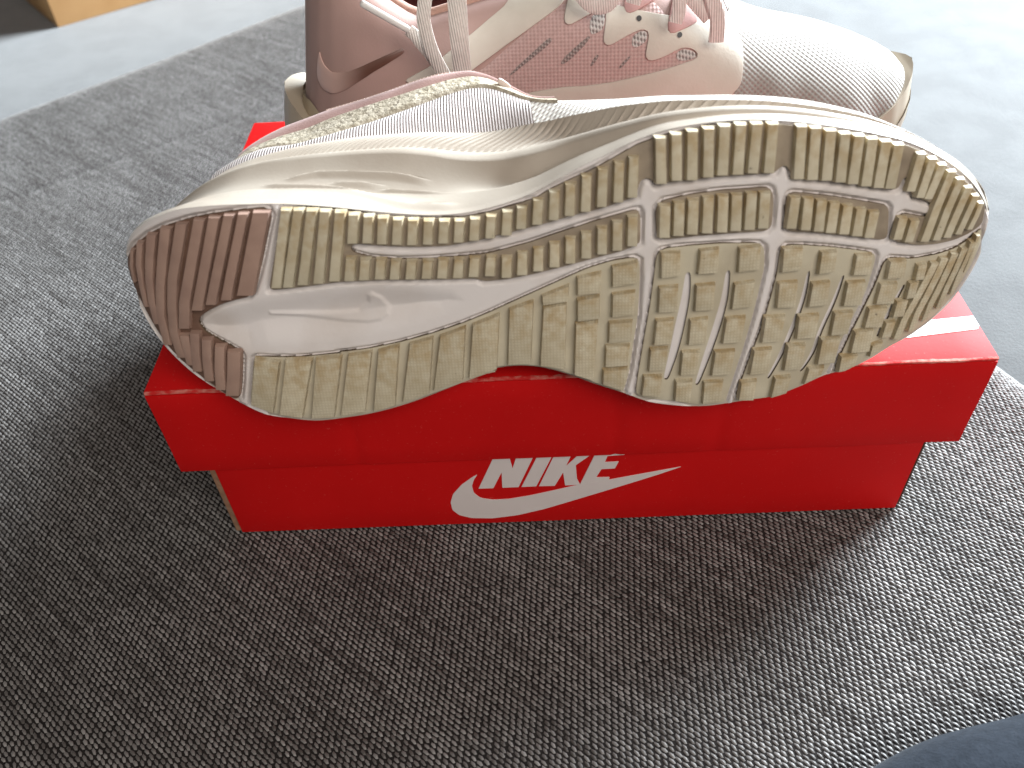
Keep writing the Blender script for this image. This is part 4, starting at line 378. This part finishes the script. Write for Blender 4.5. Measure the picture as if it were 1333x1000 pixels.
    out = mixc(an.outputs["Fac"], (.078, .069, .064), (.27, .258, .252)); nt.links.new(out, b.inputs["Base Color"])
    M["thread"] = m
    me.shade_smooth()
    link("woven_thread", me, "thread", sofa, kind="stuff", smooth=False)
    return n
nbeads = weave()
# the next cushion beyond the seat's far edges, lower and out of focus
def cushion():
    m, nt, b, tc, out, mixc, noise, math_ = mat("far_fabric", (.080, .083, .085), .85, (.058, .060, .062), 30, .8, bump=.35, bscale=600, spec=.2, sheen=.6, bdist=.0012); M["far_fabric"] = m
    xs = np.arange(-1500, 1500, 30.); ys = np.arange(-200, 2300, 30.); GX, GY = np.meshgrid(xs, ys); P = np.stack([GX.ravel(), GY.ravel()], -1)
    z = -34 + 20 * sstep(-P[:, 0], 50, 280) + 3 * np.sin(P[:, 0] * .006) * np.sin(P[:, 1] * .009)
    o = link("sofa_chaise", mesh(np.column_stack([P, z]) / 1000, grid_faces(len(ys), len(xs))), "far_fabric", kind="structure")
    o["label"] = "pale blurred sofa cushion beyond the woven seat"
cushion()
# ---------------------------------------------------------------- the shoe box
HB, HL = BOX_H, BOX_LID
box = thing("shoe_box", "red cardboard shoe box with white printed logo, lying under the two sneakers", "shoe box")
lid = link("lid", box_mesh(-165, 165, -1.5, 215, HB - 1.6, HB, .7, 14, .15, 1), "red_card", box)
link("flap", box_mesh(-165, 165, -1.6, .1, HB - HL, HB - 1.7, .5, 14, .45, 2, (20.5, 63.5, -88.0)), "red_card", lid)
link("flap", box_mesh(-165.2, -163.6, .2, 215, HB - HL, HB - 1.7, .5, 14, .35, 3), "red_card", lid)
link("flap", box_mesh(163.6, 165.2, .2, 215, HB - HL, HB - 1.7, .5, 14, .35, 4), "red_card", lid)
link("flap", box_mesh(-163.5, 163.5, 213.4, 215.2, HB - HL, HB - 1.7, .5, 20, .35, 5), "red_card", lid)
# scuffed fold along the lid's front edge
n = 160; V = []; F = []
for i in range(n):
    x = -164.5 + 329 * i / (n - 1); w = .5 + .5 * rng.random() ** 2
    for (dy, dz) in ((-1.95, -.2 - w * .8), (-1.9, .05), (-1.2, .30), (w - 1.5, .28)): V.append((x, dy, HB + dz + .15 * math.sin(x * .2)))
link("fold", mesh(np.array(V) / 1000, grid_faces(n, 4)), "worn_edge", lid)
base = link("base", box_mesh(-BASE_X, BASE_X, .6, 2.6, 0.3, HB - 3, .4, 16, .03, 6), "red_card", box)
link("wall_panel", box_mesh(-BASE_X - 3.0, -BASE_X - .4, 1.6, 211, .3, HB - 3, .4, 0, 0), ["card_edge"], base)
link("wall_panel", box_mesh(BASE_X + .4, BASE_X + 2.6, 3, 211, .3, HB - 3, .4, 0, 0), ["shaded_card"], base)
link("wall_panel", box_mesh(-BASE_X, BASE_X, 209, 211, .3, HB - 3, .4, 0, 0), "red_card", base)
link("floor_panel", box_mesh(-BASE_X, BASE_X, 2.9, 208.8, .2, 2, .3, 0, 0), "card_edge", base)
def flat_front(P, h): return np.column_stack([P[:, 0], np.full(len(P), .5 - h), P[:, 1]])
for k, pp in D["emblem"].items():
    pp = np.array(pp)
    pp[:, 1] = np.minimum(pp[:, 1], HB - HL + 4)
    pl = plate(pp, flat_front, .12 if k != "E" else .15, -.6, .8 if k == "swoosh" else .5, .02, 0, soft=1 if k == "swoosh" else 0, drop=.02)
    link("printed_swoosh" if k == "swoosh" else "printed_letter", pl, "white_print", base, smooth=False)
def flat_top(P, h): return np.column_stack([P[:, 0], P[:, 1], np.full(len(P), HB + h)])
st = np.array([[164.6, 23.3], [164.6, 15.6], [130, 11.5], [70, 4], [20, 3], [20, 4], [80, 12], [130, 20.5]])
link("printed_stripe", plate(st, flat_top, .24, -.4, 3, .05, 0, soft=0, drop=.05), "white_stripe", lid)
# ---------------------------------------------------------------- the sneaker on its side
ca, sa = math.cos(SOLE_TILT), math.sin(SOLE_TILT)
MS = Matrix(((1, 0, 0, SOLE_O[0]), (0, sa, -ca, SOLE_O[1]), (0, ca, sa, SOLE_O[2]), (0, 0, 0, 1)))
shoe = thing("sneaker", "worn cream sneaker lying on its side with its tread facing the camera", "sneaker", MS, "pair of sneakers")
def tread(P, h): return np.column_stack([P[:, 0], P[:, 1], h - spring(P[:, 0])])
top = smooth_curve(D["top"], 500); bot = smooth_curve(D["bot"], 500)
# foam face
nu, nv_ = 680, 170
uu = np.concatenate([[0], np.cumsum(np.ones(nu - 1))]) / (nu - 1); uu = .5 - .5 * np.cos(uu * np.pi) * (1 - .0); uu = .35 * uu + .65 * np.linspace(0, 1, nu)
u0, u1 = top[:, 0].min(), top[:, 0].max(); us = u0 + (u1 - u0) * uu
ti = np.maximum.accumulate(top[:, 0]); bi = np.maximum.accumulate(bot[:, 0])
vt = np.interp(us, ti + np.arange(500) * 1e-6, top[:, 1]); vb = np.interp(us, bi + np.arange(500) * 1e-6, bot[:, 1])
vt = np.maximum(vt, vb + .02)
fr = np.linspace(0, 1, nv_)
FP = np.stack([np.repeat(us[:, None], nv_, 1), vb[:, None] + (vt - vb)[:, None] * fr[None]], -1).reshape(-1, 2)
h = np.full(len(FP), -3.5)
cav = np.array(D["cavity"]); tick = np.array(D["tickridge"])
dc = dist_to(cav, FP); ins = inside(cav, FP); h -= 2.8 * sstep(np.where(ins, dc, -dc), -1.5, 10) 
dt = dist_to(tick, FP); int_ = inside(tick, FP); h += .8 * sstep(np.where(int_, dt, -dt), -.8, .9)
pods_o = {k: np.array(v["o"]) for k, v in D["pods"].items()}
dp = np.full(len(FP), 1e9)
for k, o in pods_o.items(): dp = np.minimum(dp, np.where(inside(o, FP), 0, dist_to(o, FP)))
h += 1.1 * sstep(dp, .6, 1.7) * (1 - sstep(dp, 30, 40)) - .75 * (1 - sstep(dp, .15, 1.0)) * (dp > 0)
edge = np.minimum(fr, 1 - fr)[None] * (vt - vb)[:, None]; h -= .9 * (1 - sstep(edge.ravel(), 0, 1.6))
link("foam_base", mesh(np.column_stack([FP, h - spring(FP[:, 0])]) / 1000, [f[::-1] for f in grid_faces(nu, nv_)]), "foam_face", shoe)
# rubber pods, lugs
def lug(L, R, dirty):
    L = np.array(L); R = np.array(R); n = len(L); V = []; F = []
    def ring(a, hh, n=n):
        l = L.copy(); r = R.copy(); d = R - L; w = np.linalg.norm(d, axis=1)[:, None]; l = l + d / w * a; r = r - d / w * a
        for q in (l, r):
            for e, s in ((0, 1), (n - 1, n - 2)):
                t = q[s] - q[e]; q[e] += t / np.linalg.norm(t) * a
        Q = np.vstack([l, r[::-1]]); return tread(Q, hh)
    jit = rng.normal(0, .12)
    for a, hh in ((-.40, -2.9), (-.05, -.5), (.06, -.12), (.36, 0)): V += list(ring(a, hh + (jit if hh > -2 else 0)))
    m_ = 2 * n
    for k in range(3): F += [(k * m_ + i, k * m_ + (i + 1) % m_, (k + 1) * m_ + (i + 1) % m_, (k + 1) * m_ + i) for i in range(m_)]
    o = 3 * m_
    F += [(o + i, o + m_ - 1 - i, o + m_ - 2 - i, o + i + 1)[::-1] for i in range(n - 1)]
    return fix(mesh(np.array(V) / 1000, F))
SHR = {"fore_a": .11, "fore_b": .15, "toe": .14}
POD_LABEL = {"brown": "brown ribbed heel rubber"}
for k, p in D["pods"].items():
    o = np.array(p["o"]); holes = []
    for pts, w in p["s"]:
        c = smooth_curve(pts, 10); t = np.gradient(c, axis=0); t /= np.linalg.norm(t, axis=1)[:, None]; nn = np.stack([-t[:, 1], t[:, 0]], -1)
        ww = w * .5 / 3.45 / 2 * np.sqrt(np.sin(np.linspace(.25, np.pi - .25, 10)))[:, None]
        holes.append(np.vstack([c + nn * ww, (c - nn * ww)[::-1]]))
    bm_ = "brown_base" if k == "brown" else ("rubber_base_shaded" if k in ("medial", "inner_mid", "inner_fore") else "rubber_base_plain")
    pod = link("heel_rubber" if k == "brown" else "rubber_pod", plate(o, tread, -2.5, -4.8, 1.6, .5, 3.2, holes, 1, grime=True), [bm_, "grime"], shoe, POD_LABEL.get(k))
    lm = "brown_rubber" if k == "brown" else ("rubber_lug" if k in ("medial", "inner_mid", "inner_fore") else "rubber_lug_grid")
    for L, R in p["l"]:
        if k in SHR and len(L) == 2: d_ = np.array(R) - np.array(L); L = np.array(L) + SHR[k] * d_; R = np.array(R) - .09 * d_
        link("lug", lug(L, R, 0), lm, pod, ang=30)
# side wall and upper: strips lofted between level lines
NT = 300
LV = [smooth_curve(np.array(l), NT) for l in D["levels"]]
vbot = lambda u: np.interp(u, bi + np.arange(500) * 1e-6, bot[:, 1])
def other(T, k):
    t = np.linspace(0, 1, NT); line = T[0, 1] + (T[-1, 1] - T[0, 1]) * t
    if k == 0:
        u = T[:, 0]; v = vbot(u); Sx = 1 - np.clip(np.abs(2 * t - 1), 0, 1) ** 30
    else:
        u = T[:, 0]; v = np.maximum(vbot(u) + 1.5 + .3 * k, 5 + .268 * -T[:, 2] + 1); Sx = (1 - np.abs(2 * t - 1) ** 6) ** .6
    return np.column_stack([u, line - (line - v) * Sx, T[:, 2]])
OT = [other(T, k) for k, T in enumerate(LV)]
def loft(levels, rows, t0=0, t1=NT, disp=None, prof=None):
    V = []; n = t1 - t0; total = 0
    seq = []
    for a in range(len(levels) - 1):
        r = rows[a]
        for i in range(r + (1 if a == len(levels) - 2 else 0)):
            s = i / r; p = levels[a][t0:t1] * (1 - s) + levels[a + 1][t0:t1] * s
            if prof: p = p + prof(a, s)
            if disp is not None: p = disp(p, a, s)
            seq.append(p)
    return mesh(np.vstack(seq) / 1000, grid_faces(len(seq), n))
cr = [np.array(c) for c in D["cracks"]]
def midsole_disp(p, a, s):
    p = p.copy(); u = p[:, 0]
    g = -.42 * (1 - s) if a == 1 else (s if a == 2 else (-.6 if a == 0 else 1 + s))
    if a in (1, 2):
        add = np.zeros(len(u))
        for c in cr:
            f = np.interp(u, c[:, 0], c[:, 1]); on = sstep(u, c[0, 0], c[0, 0] + 6) * (1 - sstep(u, c[-1, 0] - 10, c[-1, 0]))
            add += on * (.75 * (1 - sstep(g - f, -.007, .007)) * sstep(g - f, -.22, -.01) - .55 * np.exp(-((g - f) / .012) ** 2))
        rib = np.sin(6.283 * (u * .42 + g * 9)) * (1 - sstep(u, -74, -58)) * sstep(u, -130, -110) * np.exp(-((g + .12) / .16) ** 2)
        add += .28 * rib
        if a == 2: add -= 4.6 * np.sin(np.pi * s) ** 1.0 * sstep(u, -50, 0) * (1 - sstep(u, 30, 60)) + 1.0 * np.sin(np.pi * s)
        p[:, 1] += add
    if a == 3: p[:, 1] += .7 * np.sin(np.pi * s)
    return p
link("midsole", loft([LV[0], LV[1], LV[2], LV[3], LV[4]], [5, 14, 90, 6], disp=midsole_disp), "foam", shoe, ang=60)
# fluted band: each flute a shallow slanted scoop
NT2 = 1500
fine = [smooth_curve(np.array(D["levels"][k]), NT2) for k in (4, 5)]
def fluted():
    rows = 14; t = np.arange(-150, NT2, dtype=float); out = []; at = lambda c, q: np.stack([np.interp(q, np.arange(NT2), c[:, k]) for k in range(3)], -1)
    ub = at(fine[0], t)[:, 0] + np.minimum(t, 0) * .2; U = ub + 118; pitch = 1.69 * (1 + .0074 * np.clip(U, 0, 300))
    ph = np.log1p(.0074 * np.clip(U, -60, 300)) / (1.69 * .0074); q = (ph + 60) % 1.0; thin = np.exp(-((q - .5) / .15) ** 2); cut = 1 - np.exp(-((q - .5) / .16) ** 2); mixw = sstep(ub, -35, 35); saw = thin * mixw + cut * (1 - mixw)
    step = np.linalg.norm(np.diff(fine[0], axis=0), axis=1).mean()
    for i in range(rows + 1):
        s = i / rows; tt = np.clip(t + 2.7 * pitch / step * s, 0, NT2 - 1); p = at(fine[0], tt) * (1 - s) + at(fine[1], tt) * s; u = p[:, 0]
        amp = 2.1 * np.sin(np.pi * s) ** .8 * sstep(u, -116, -95)
        p[:, 1] += amp * (saw - .3) - 4.6 * np.sin(np.pi * s) * sstep(u, -50, 20) * (1 - .75 * sstep(u, 55, 120)); out.append(p)
    return mesh(np.vstack(out) / 1000, grid_faces(rows + 1, len(t)))
link("fluted_band", fluted(), "foam", shoe, ang=80)
def puff(a, s): return np.column_stack([np.zeros(1), 1.6 * np.sin(np.pi * s) * np.ones(1), np.zeros(1)])
k1 = 118; k2 = 130
link("side_knit", loft([LV[5], LV[6]], [8], 0, k1 + 1, prof=puff), "stripe_knit", shoe)
link("open_mesh", loft([LV[5], LV[6]], [8], k1, NT), "open_mesh", shoe)
link("vamp_mesh", loft([LV[6], LV[7], LV[8]], [4, 3], k2, NT), "open_mesh", shoe)
def band_lift(a, s): return np.column_stack([np.zeros(1), (1.1 * (min(1, s / .12) * min(1, (1 - s) / .12))) * np.ones(1), np.zeros(1)])
link("eyestay", loft([LV[6], LV[7]], [16], 0, k2 + 1, prof=band_lift), "overlay_rough", shoe)
link("heel_collar", loft([LV[7], LV[8]], [8], 0, k2 + 1, prof=puff), "pink_suede", shoe)
# far side and the closed inside, so the shoe is whole from any side
V = []
allv = [OT[0]] + OT[1:]
link("sidewall", fix(loft(allv, [2] * (len(allv) - 1))), "foam", shoe)
i0 = LV[-1]; i1 = OT[-1]; TP = (1 - sstep(np.linspace(0, 1, NT), .42, .58))[:, None] * sstep(np.linspace(0, 1, NT), 0, .06)[:, None]; inner = [i0, i0 + TP * [0, -4, 3], .5 * (i0 + i1) + TP * [0, 0, 34], i1 + TP * [0, 3, 3], i1]
link("lining", fix(loft(inner, [2, 4, 4, 2])), "lining", shoe)
# piping stitches along the collar
V = []; F = []; c = smooth_curve(np.array(D["levels"][8])[5:15], 52)
cm, cf = [], []
for i in range(1, 51):
    p = c[i]; t = c[i + 1] - c[i - 1]; t /= np.linalg.norm(t); a = np.array([.35, .5, .3]) ; b0 = len(V)
    for dx in (-.55, .55):
        for (q, r_) in ((-.8, 0), (0, .75), (.9, .1)): V.append(p + t * dx + np.array([.25, .55, -.6]) * q + np.array([0, .9, .2]) * r_ + [0, .1, 0])
    F += [(b0, b0 + 3, b0 + 4, b0 + 1), (b0 + 1, b0 + 4, b0 + 5, b0 + 2), (b0, b0 + 1, b0 + 2), (b0 + 3, b0 + 5, b0 + 4)]
link("stitching", fix(mesh(np.array(V) / 1000, F)), "piping", shoe, kind="stuff")
tg = np.array(D["tag"])
link("pull_tab", plate(tg, lambda P, h: np.column_stack([P[:, 0], P[:, 1], -72 - .45 * spring(P[:, 0]) + h + 0 * P[:, 0]]), 1.0, -1.0, 1.5, .3, 0), "piping", shoe)
# ---------------------------------------------------------------- the standing sneaker
MB = Matrix.Translation(Vector((0, .150, HB / 1000 + .0004)))
sh2 = thing("sneaker", "pale pink and cream sneaker standing upright on the box behind the other", "sneaker", MB, "pair of sneakers")
def crease(x, z, T):                # the soft folds behind the toe
    d = 0
    for cx, sl, w, a, z0 in ((90, .16, 5.0, 4.2, 44), (107, .10, 6.0, 3.0, 38), (143, .35, 5.5, 2.6, 36)):
        d = d + a * np.exp(-((x - cx + sl * (z - 45)) / w) ** 2 - ((z - z0) / 15) ** 2)
    return d
def shell(xs, zns, far=False, off=0.0, zlow=0.0):
    V = []
    for x in xs:
        zb = float(b_bot(x)) + zlow; zm_ = float(b_mid(x)); T = float(b_top(x)); op = float(sstep(-x, -12, 8)) ; end = 1 - .045 * op
        for zn in zns:
            th = zn * end; z_ = zm_ + (T - zm_) * (1 - (1 - th) ** 1.8) if zn >= 0 else zb + (zm_ - zb) * (1 + zn)
            y = float(station_y(x, z_)); y += 0 if far else float(crease(x, z_, T)); V.append((x + float(lean(x, z_)), (-y if far else y), z_))
    me = mesh(np.array(V) / 1000, grid_faces(len(xs), len(zns)))
    fix(me)
    if off:
        nn = np.array([v.normal[:] for v in me.vertices]); co = np.array([v.co[:] for v in me.vertices]); s = np.sign((nn * (co - co.mean(0))).sum()) or 1
        co += nn * s * off / 1000; me.vertices.foreach_set("co", co.ravel()); me.update()
    return me
xs_all = np.unique(np.concatenate([-124 + 20 * np.linspace(0, 1, 18) ** 2, np.linspace(-104, 140, 64), 169.5 - 29.5 * np.linspace(1, 0, 24) ** 2]))
zl = np.concatenate([np.linspace(-1, 0, 5)[:-1], np.linspace(0, 1, 34)])
link("upper", shell(xs_all[xs_all < 82], zl), ["pink_panel"], sh2); link("upper", shell(xs_all[xs_all < 82], zl, True), "pink_panel", sh2)
xt = np.unique(np.r_[78., xs_all[xs_all > 80]])
link("toe_box", shell(xt, np.linspace(-.6, 1, 46), off=.35), "toe_knit", sh2); link("toe_box", shell(xt, np.linspace(-.6, 1, 46), True, off=.35), "toe_knit", sh2)
# midsole
V = []; xm = xs_all
for x in xm:
    zb = float(b_bot(x)); hw_ = float(b_hw(x)); fl = 4.0 + 2.5 * float(sstep(-x, 95, 134)); tp = 24 + 12 * float(sstep(-x, 60, 130)) - 6 * float(sstep(x, 20, 120))
    for (k, zz) in ((.80, 0), (1, 4), (.98, 12), (.75, tp * .6), (.35, tp * .85), (-.3, tp + 4)):
        V.append((x * (1 + .022 * (k + .2) * (x < -100)), -hw_ - fl * k + (0 if hw_ > 3 else 0), zb + zz))
nk = 6; far = [(a, -b_, c_) for a, b_, c_ in V]; F = grid_faces(len(xm), nk); nV = len(V)
F += [tuple(nV + i for i in f)[::-1] for f in F]
F += [(i * nk, (i + 1) * nk, nV + (i + 1) * nk, nV + i * nk) for i in range(len(xm) - 1)] + [(i * nk + nk - 1, (i + 1) * nk + nk - 1, nV + (i + 1) * nk + nk - 1, nV + i * nk + nk - 1) for i in range(len(xm) - 1)]
for e in (0, len(xm) - 1):
    F += [(e * nk + j, e * nk + j + 1, nV + e * nk + j + 1, nV + e * nk + j) for j in range(nk - 1)]
link("midsole", fix(mesh(np.array(V + far) / 1000, F)), "foam_warm", sh2)
def sidemap(P, h):
    y = side_y(P[:, 0], P[:, 1]); e = .6
    dx = (side_y(P[:, 0] + e, P[:, 1]) - side_y(P[:, 0] - e, P[:, 1])) / (2 * e); dz = (side_y(P[:, 0], P[:, 1] + e) - side_y(P[:, 0], P[:, 1] - e)) / (2 * e)
    N_ = np.stack([dx, -np.ones(len(P)), dz], -1); N_ /= np.linalg.norm(N_, axis=1)[:, None]; N_[:, 0:] = N_
    return np.column_stack([P[:, 0], y, P[:, 1]]) + N_ * h
def patch(key, name, m, ht, soft=1, step=2.0, label=None, bev=.4):
    P = np.array(D["patch"][key], float)
    return link(name, plate(P, sidemap, ht, ht - 1.6, step, bev, 3.0, soft=soft, drop=.3), m, sh2, label)
patch("strap", "strap", "overlay", 1.0)
patch("eyestay", "eyestay", "overlay", 1.15, step=1.6)
hc = np.array(D["patch"]["heel_clip"], float)
def heel_clip():
    V = []; st = np.linspace(-124, -92, 26); rows = 14; zl_ = [(-126, 50), (-119, 51), (-112, 46), (-104, 35), (-96, 27), (-88, 24)]
    for far_ in (-1, 1):
        for x in st:
            zt = float(np.interp(x, [a for a, _ in zl_], [b_ for _, b_ in zl_]))
            for i in range(rows):
                z_ = 12 + (zt - 12) * i / (rows - 1); y = abs(float(station_y(x, z_))) + 1.5 * min(1, (rows - 1 - i) / 1.5)
                V.append((x + float(lean(x, z_)) - 1.5 * float(sstep(-x, 112, 124)), y * far_, z_))
    F = grid_faces(26, rows) + [tuple(26 * rows + i for i in f)[::-1] for f in grid_faces(26, rows)] + [(j, j + 1, 26 * rows + j + 1, 26 * rows + j) for j in range(rows - 1)]
    link("heel_clip", fix(mesh(np.array(V) / 1000, F)), "clip", sh2)
heel_clip()
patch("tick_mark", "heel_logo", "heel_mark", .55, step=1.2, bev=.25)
for k in "ab": patch("window_" + k, "eyelet_panel", "pink_window", 1.5)
for k in "abcd": patch("slot_" + k, "mesh_slot", "slot_mesh", .35, step=1.0, bev=.15)
for k in "abc": patch("mesh_" + k, "mesh_window", "grey_mesh", .5, step=1.2, bev=.15)
# side panel of knit between strap and eyestay
kp = np.array([(-62, 44), (-62, 57), (-30, 66), (-14, 78), (2, 90), (44, 90), (66, 66), (62, 52), (20, 46)], float)
link("side_knit", plate(kp, sidemap, .22, -1.2, 3, .2, 3.5, soft=1), "pink_knit", sh2)
# collar edge roll and lining
xc = np.linspace(-122, -6, 60); V = []; nk = 9
ring = [(x, -1) for x in xc] + [(x, 1) for x in xc[::-1]]
for x, s in ring:
    zb = float(b_bot(x)); zm_ = float(b_mid(x)); T = float(b_top(x)); op = float(sstep(-x, -12, 8)); e_ = 1 - .045 * op; z_ = zm_ + (T - zm_) * (1 - (1 - e_) ** 1.8)
    y = abs(float(station_y(x, z_))) * s; tk = 5.0; xl = x + float(lean(x, z_))
    for j in range(nk):
        a = math.pi * (j / (nk - 1)); V.append((xl + 3 * (1 - math.cos(a)) * float(sstep(-x, 105, 122)), y - s * tk * .5 * (1 - math.cos(a)), z_ + 2.6 * math.sin(a) - .3))
link("collar_rim", fix(mesh(np.array(V) / 1000, grid_faces(len(ring), nk))), "collar_edge", sh2)
V = []
for x, s in ring:
    z_ = float(b_top(x)) - 1; y = abs(float(station_y(x, z_ - 3))) * s
    for f in (0, .3, .6, 1): V.append((x + float(lean(x, z_)) * (1 - f) + 6 * float(sstep(-x, 105, 122)), (y - s * 4.8) * (1 - .15 * f), z_ * (1 - f) + 26 * f))
n_ = len(ring); F = grid_faces(n_, 4) + [(i * 4 + 3, (i + 1) * 4 + 3, (n_ - 2 - i) * 4 + 3, (n_ - 1 - i) * 4 + 3) for i in range(n_ // 2 - 1)]
link("lining", fix(mesh(np.array(V) / 1000, F)), "lining", sh2)
# laces
def lace(key, w, th, lift, name="lace", m="lace_knit", flat=(1, 0, 0), n=26):
    P = np.array(D["laces"][key], float)
    if P.shape[1] == 3: return link(name, ribbon(P[:, [0, 2, 1]], w, th, flat, n), m, sh2)
    y = np.array([float(side_y(a, min(b_, float(b_top(a)) - 4))) for a, b_ in P])
    l = np.array(lift, float) if np.ndim(lift) else np.full(len(P), float(lift)); l = np.interp(np.linspace(0, 1, len(P)), np.linspace(0, 1, len(np.atleast_1d(l))), np.atleast_1d(l))
    C = np.column_stack([P[:, 0], y - l, P[:, 1]])
    return link(name, ribbon(C, w, th, flat, n), m, sh2)
lace("a", 5.6, 1.3, [4, 7, 6, 4, 3]); lace("b", 7.6, 1.4, [4, 8, 7, 4, 3])
lace("c", 5.0, 1.4, [4.5, 4, 3], flat=(.75, 0, .65))
P = np.array(D["laces"]["aglet"]); a_, b_ = P; V = []
A3 = a_[[0, 2, 1]]; B3 = b_[[0, 2, 1]]
t = (B3 - A3) / np.linalg.norm(B3 - A3); s1 = np.cross(t, [0, 1, 0]); s1 /= np.linalg.norm(s1); s2 = np.cross(t, s1)
for q, r_ in ((-.0, .6), (.02, 1.25), (.05, 1.5), (.95, 1.5), (1.0, 1.3)):
    for j in range(12): g = j * math.pi / 6; V.append(A3 + (B3 - A3) * q + (s1 * math.cos(g) + s2 * math.sin(g) * .85) * r_)
F = grid_faces(5, 12, True) + [tuple(range(12)), tuple(range(48, 60))]
link("lace_tip", fix(mesh(np.array(V) / 1000, F)), "plastic", sh2)
lace("e", 6, 1.6, [3, 3, 1.5]); lace("f", 5.5, 1.5, [3, 4, 1.5]); lace("g", 6.5, 2.2, [3, 4, 3]); lace("h", 6, 1.8, [3, 3, 3]); lace("d", 8, 1.6, [3, 5, 5, 4])
for x, z_ in ((37.2, 84.6), (53.8, 78.4)):
    V = [(x, z_)] + [(x + 1.1 * math.cos(a), z_ + .9 * math.sin(a)) for a in np.arange(10) * .628]
    link("eyelet", mesh(sidemap(np.array(V), 1.62) / 1000, [(0, 1 + i, 1 + (i + 1) % 10) for i in range(10)]), "hole", sh2)
# toe bumper with its small blocks
def toe_wrap():
    V = []; st = np.linspace(152, 169.5, 14); rows = 7
    for far_ in (-1, 1):
        for x in st:
            zb = float(b_bot(x))
            for i in range(rows):
                z_ = zb + 2 + (float(b_top(x)) - 15 - zb - 2) * i / (rows - 1) * float(sstep(x, 146, 162)) ; y = abs(float(station_y(x, z_))) + 1.3
                V.append((x + 1.6 * float(sstep(x, 158, 167)), y * far_, z_))
    F = grid_faces(14, rows) + [tuple(14 * rows + i for i in f)[::-1] for f in grid_faces(14, rows)] + [(13 * rows + j, 13 * rows + j + 1, 27 * rows + j + 1, 27 * rows + j) for j in range(rows - 1)]
    link("toe_bumper", fix(mesh(np.array(V) / 1000, F)), "toe_rubber", sh2)
toe_wrap()
# ---------------------------------------------------------------- wooden box and cloth
wb = thing("wooden_box", "light tan wooden box at the far left corner, out of focus", "box", Matrix.Translation((-.485, .656, -.014)) @ Matrix.Rotation(math.radians(39), 4, 'Z'))
link("board", box_mesh(0, 330, 0, 12, 0, 130, 1.5), "wood", wb); link("board", box_mesh(0, 12, 12.3, 260, 0, 130, 1.5), "wood", wb)
link("board", box_mesh(318, 330, 12.3, 260, 0, 130, 1.5), "wood", wb); link("board", box_mesh(12.3, 317.7, 248, 260, 0, 130, 1.5), "wood", wb)
link("lid_board", box_mesh(-2, 332, -2, 262, 130.3, 142, 1.5), "wood", wb)
# soft dark cloth by the near right corner
bm = bmesh.new(); bmesh.ops.create_uvsphere(bm, u_segments=72, v_segments=40, radius=1)
from mathutils import noise as mn
for v in bm.verts:
    c = v.co.copy(); v.co = Vector((c.x * .15, c.y * .060, c.z * .032 if c.z > 0 else c.z * .01))
    v.co += mn.noise_vector(v.co * 14) * .006
me = bpy.data.meshes.new("mesh"); bm.to_mesh(me); bm.free()
cl = link("cloth", me, "slate_cloth"); cl.location = (.206, -.153, .008); cl.rotation_euler = (0, 0, math.radians(7))
cl["label"] = "dark slate blue soft cloth bulging into the near right corner"; cl["category"] = "cloth"
print("beads", nbeads)
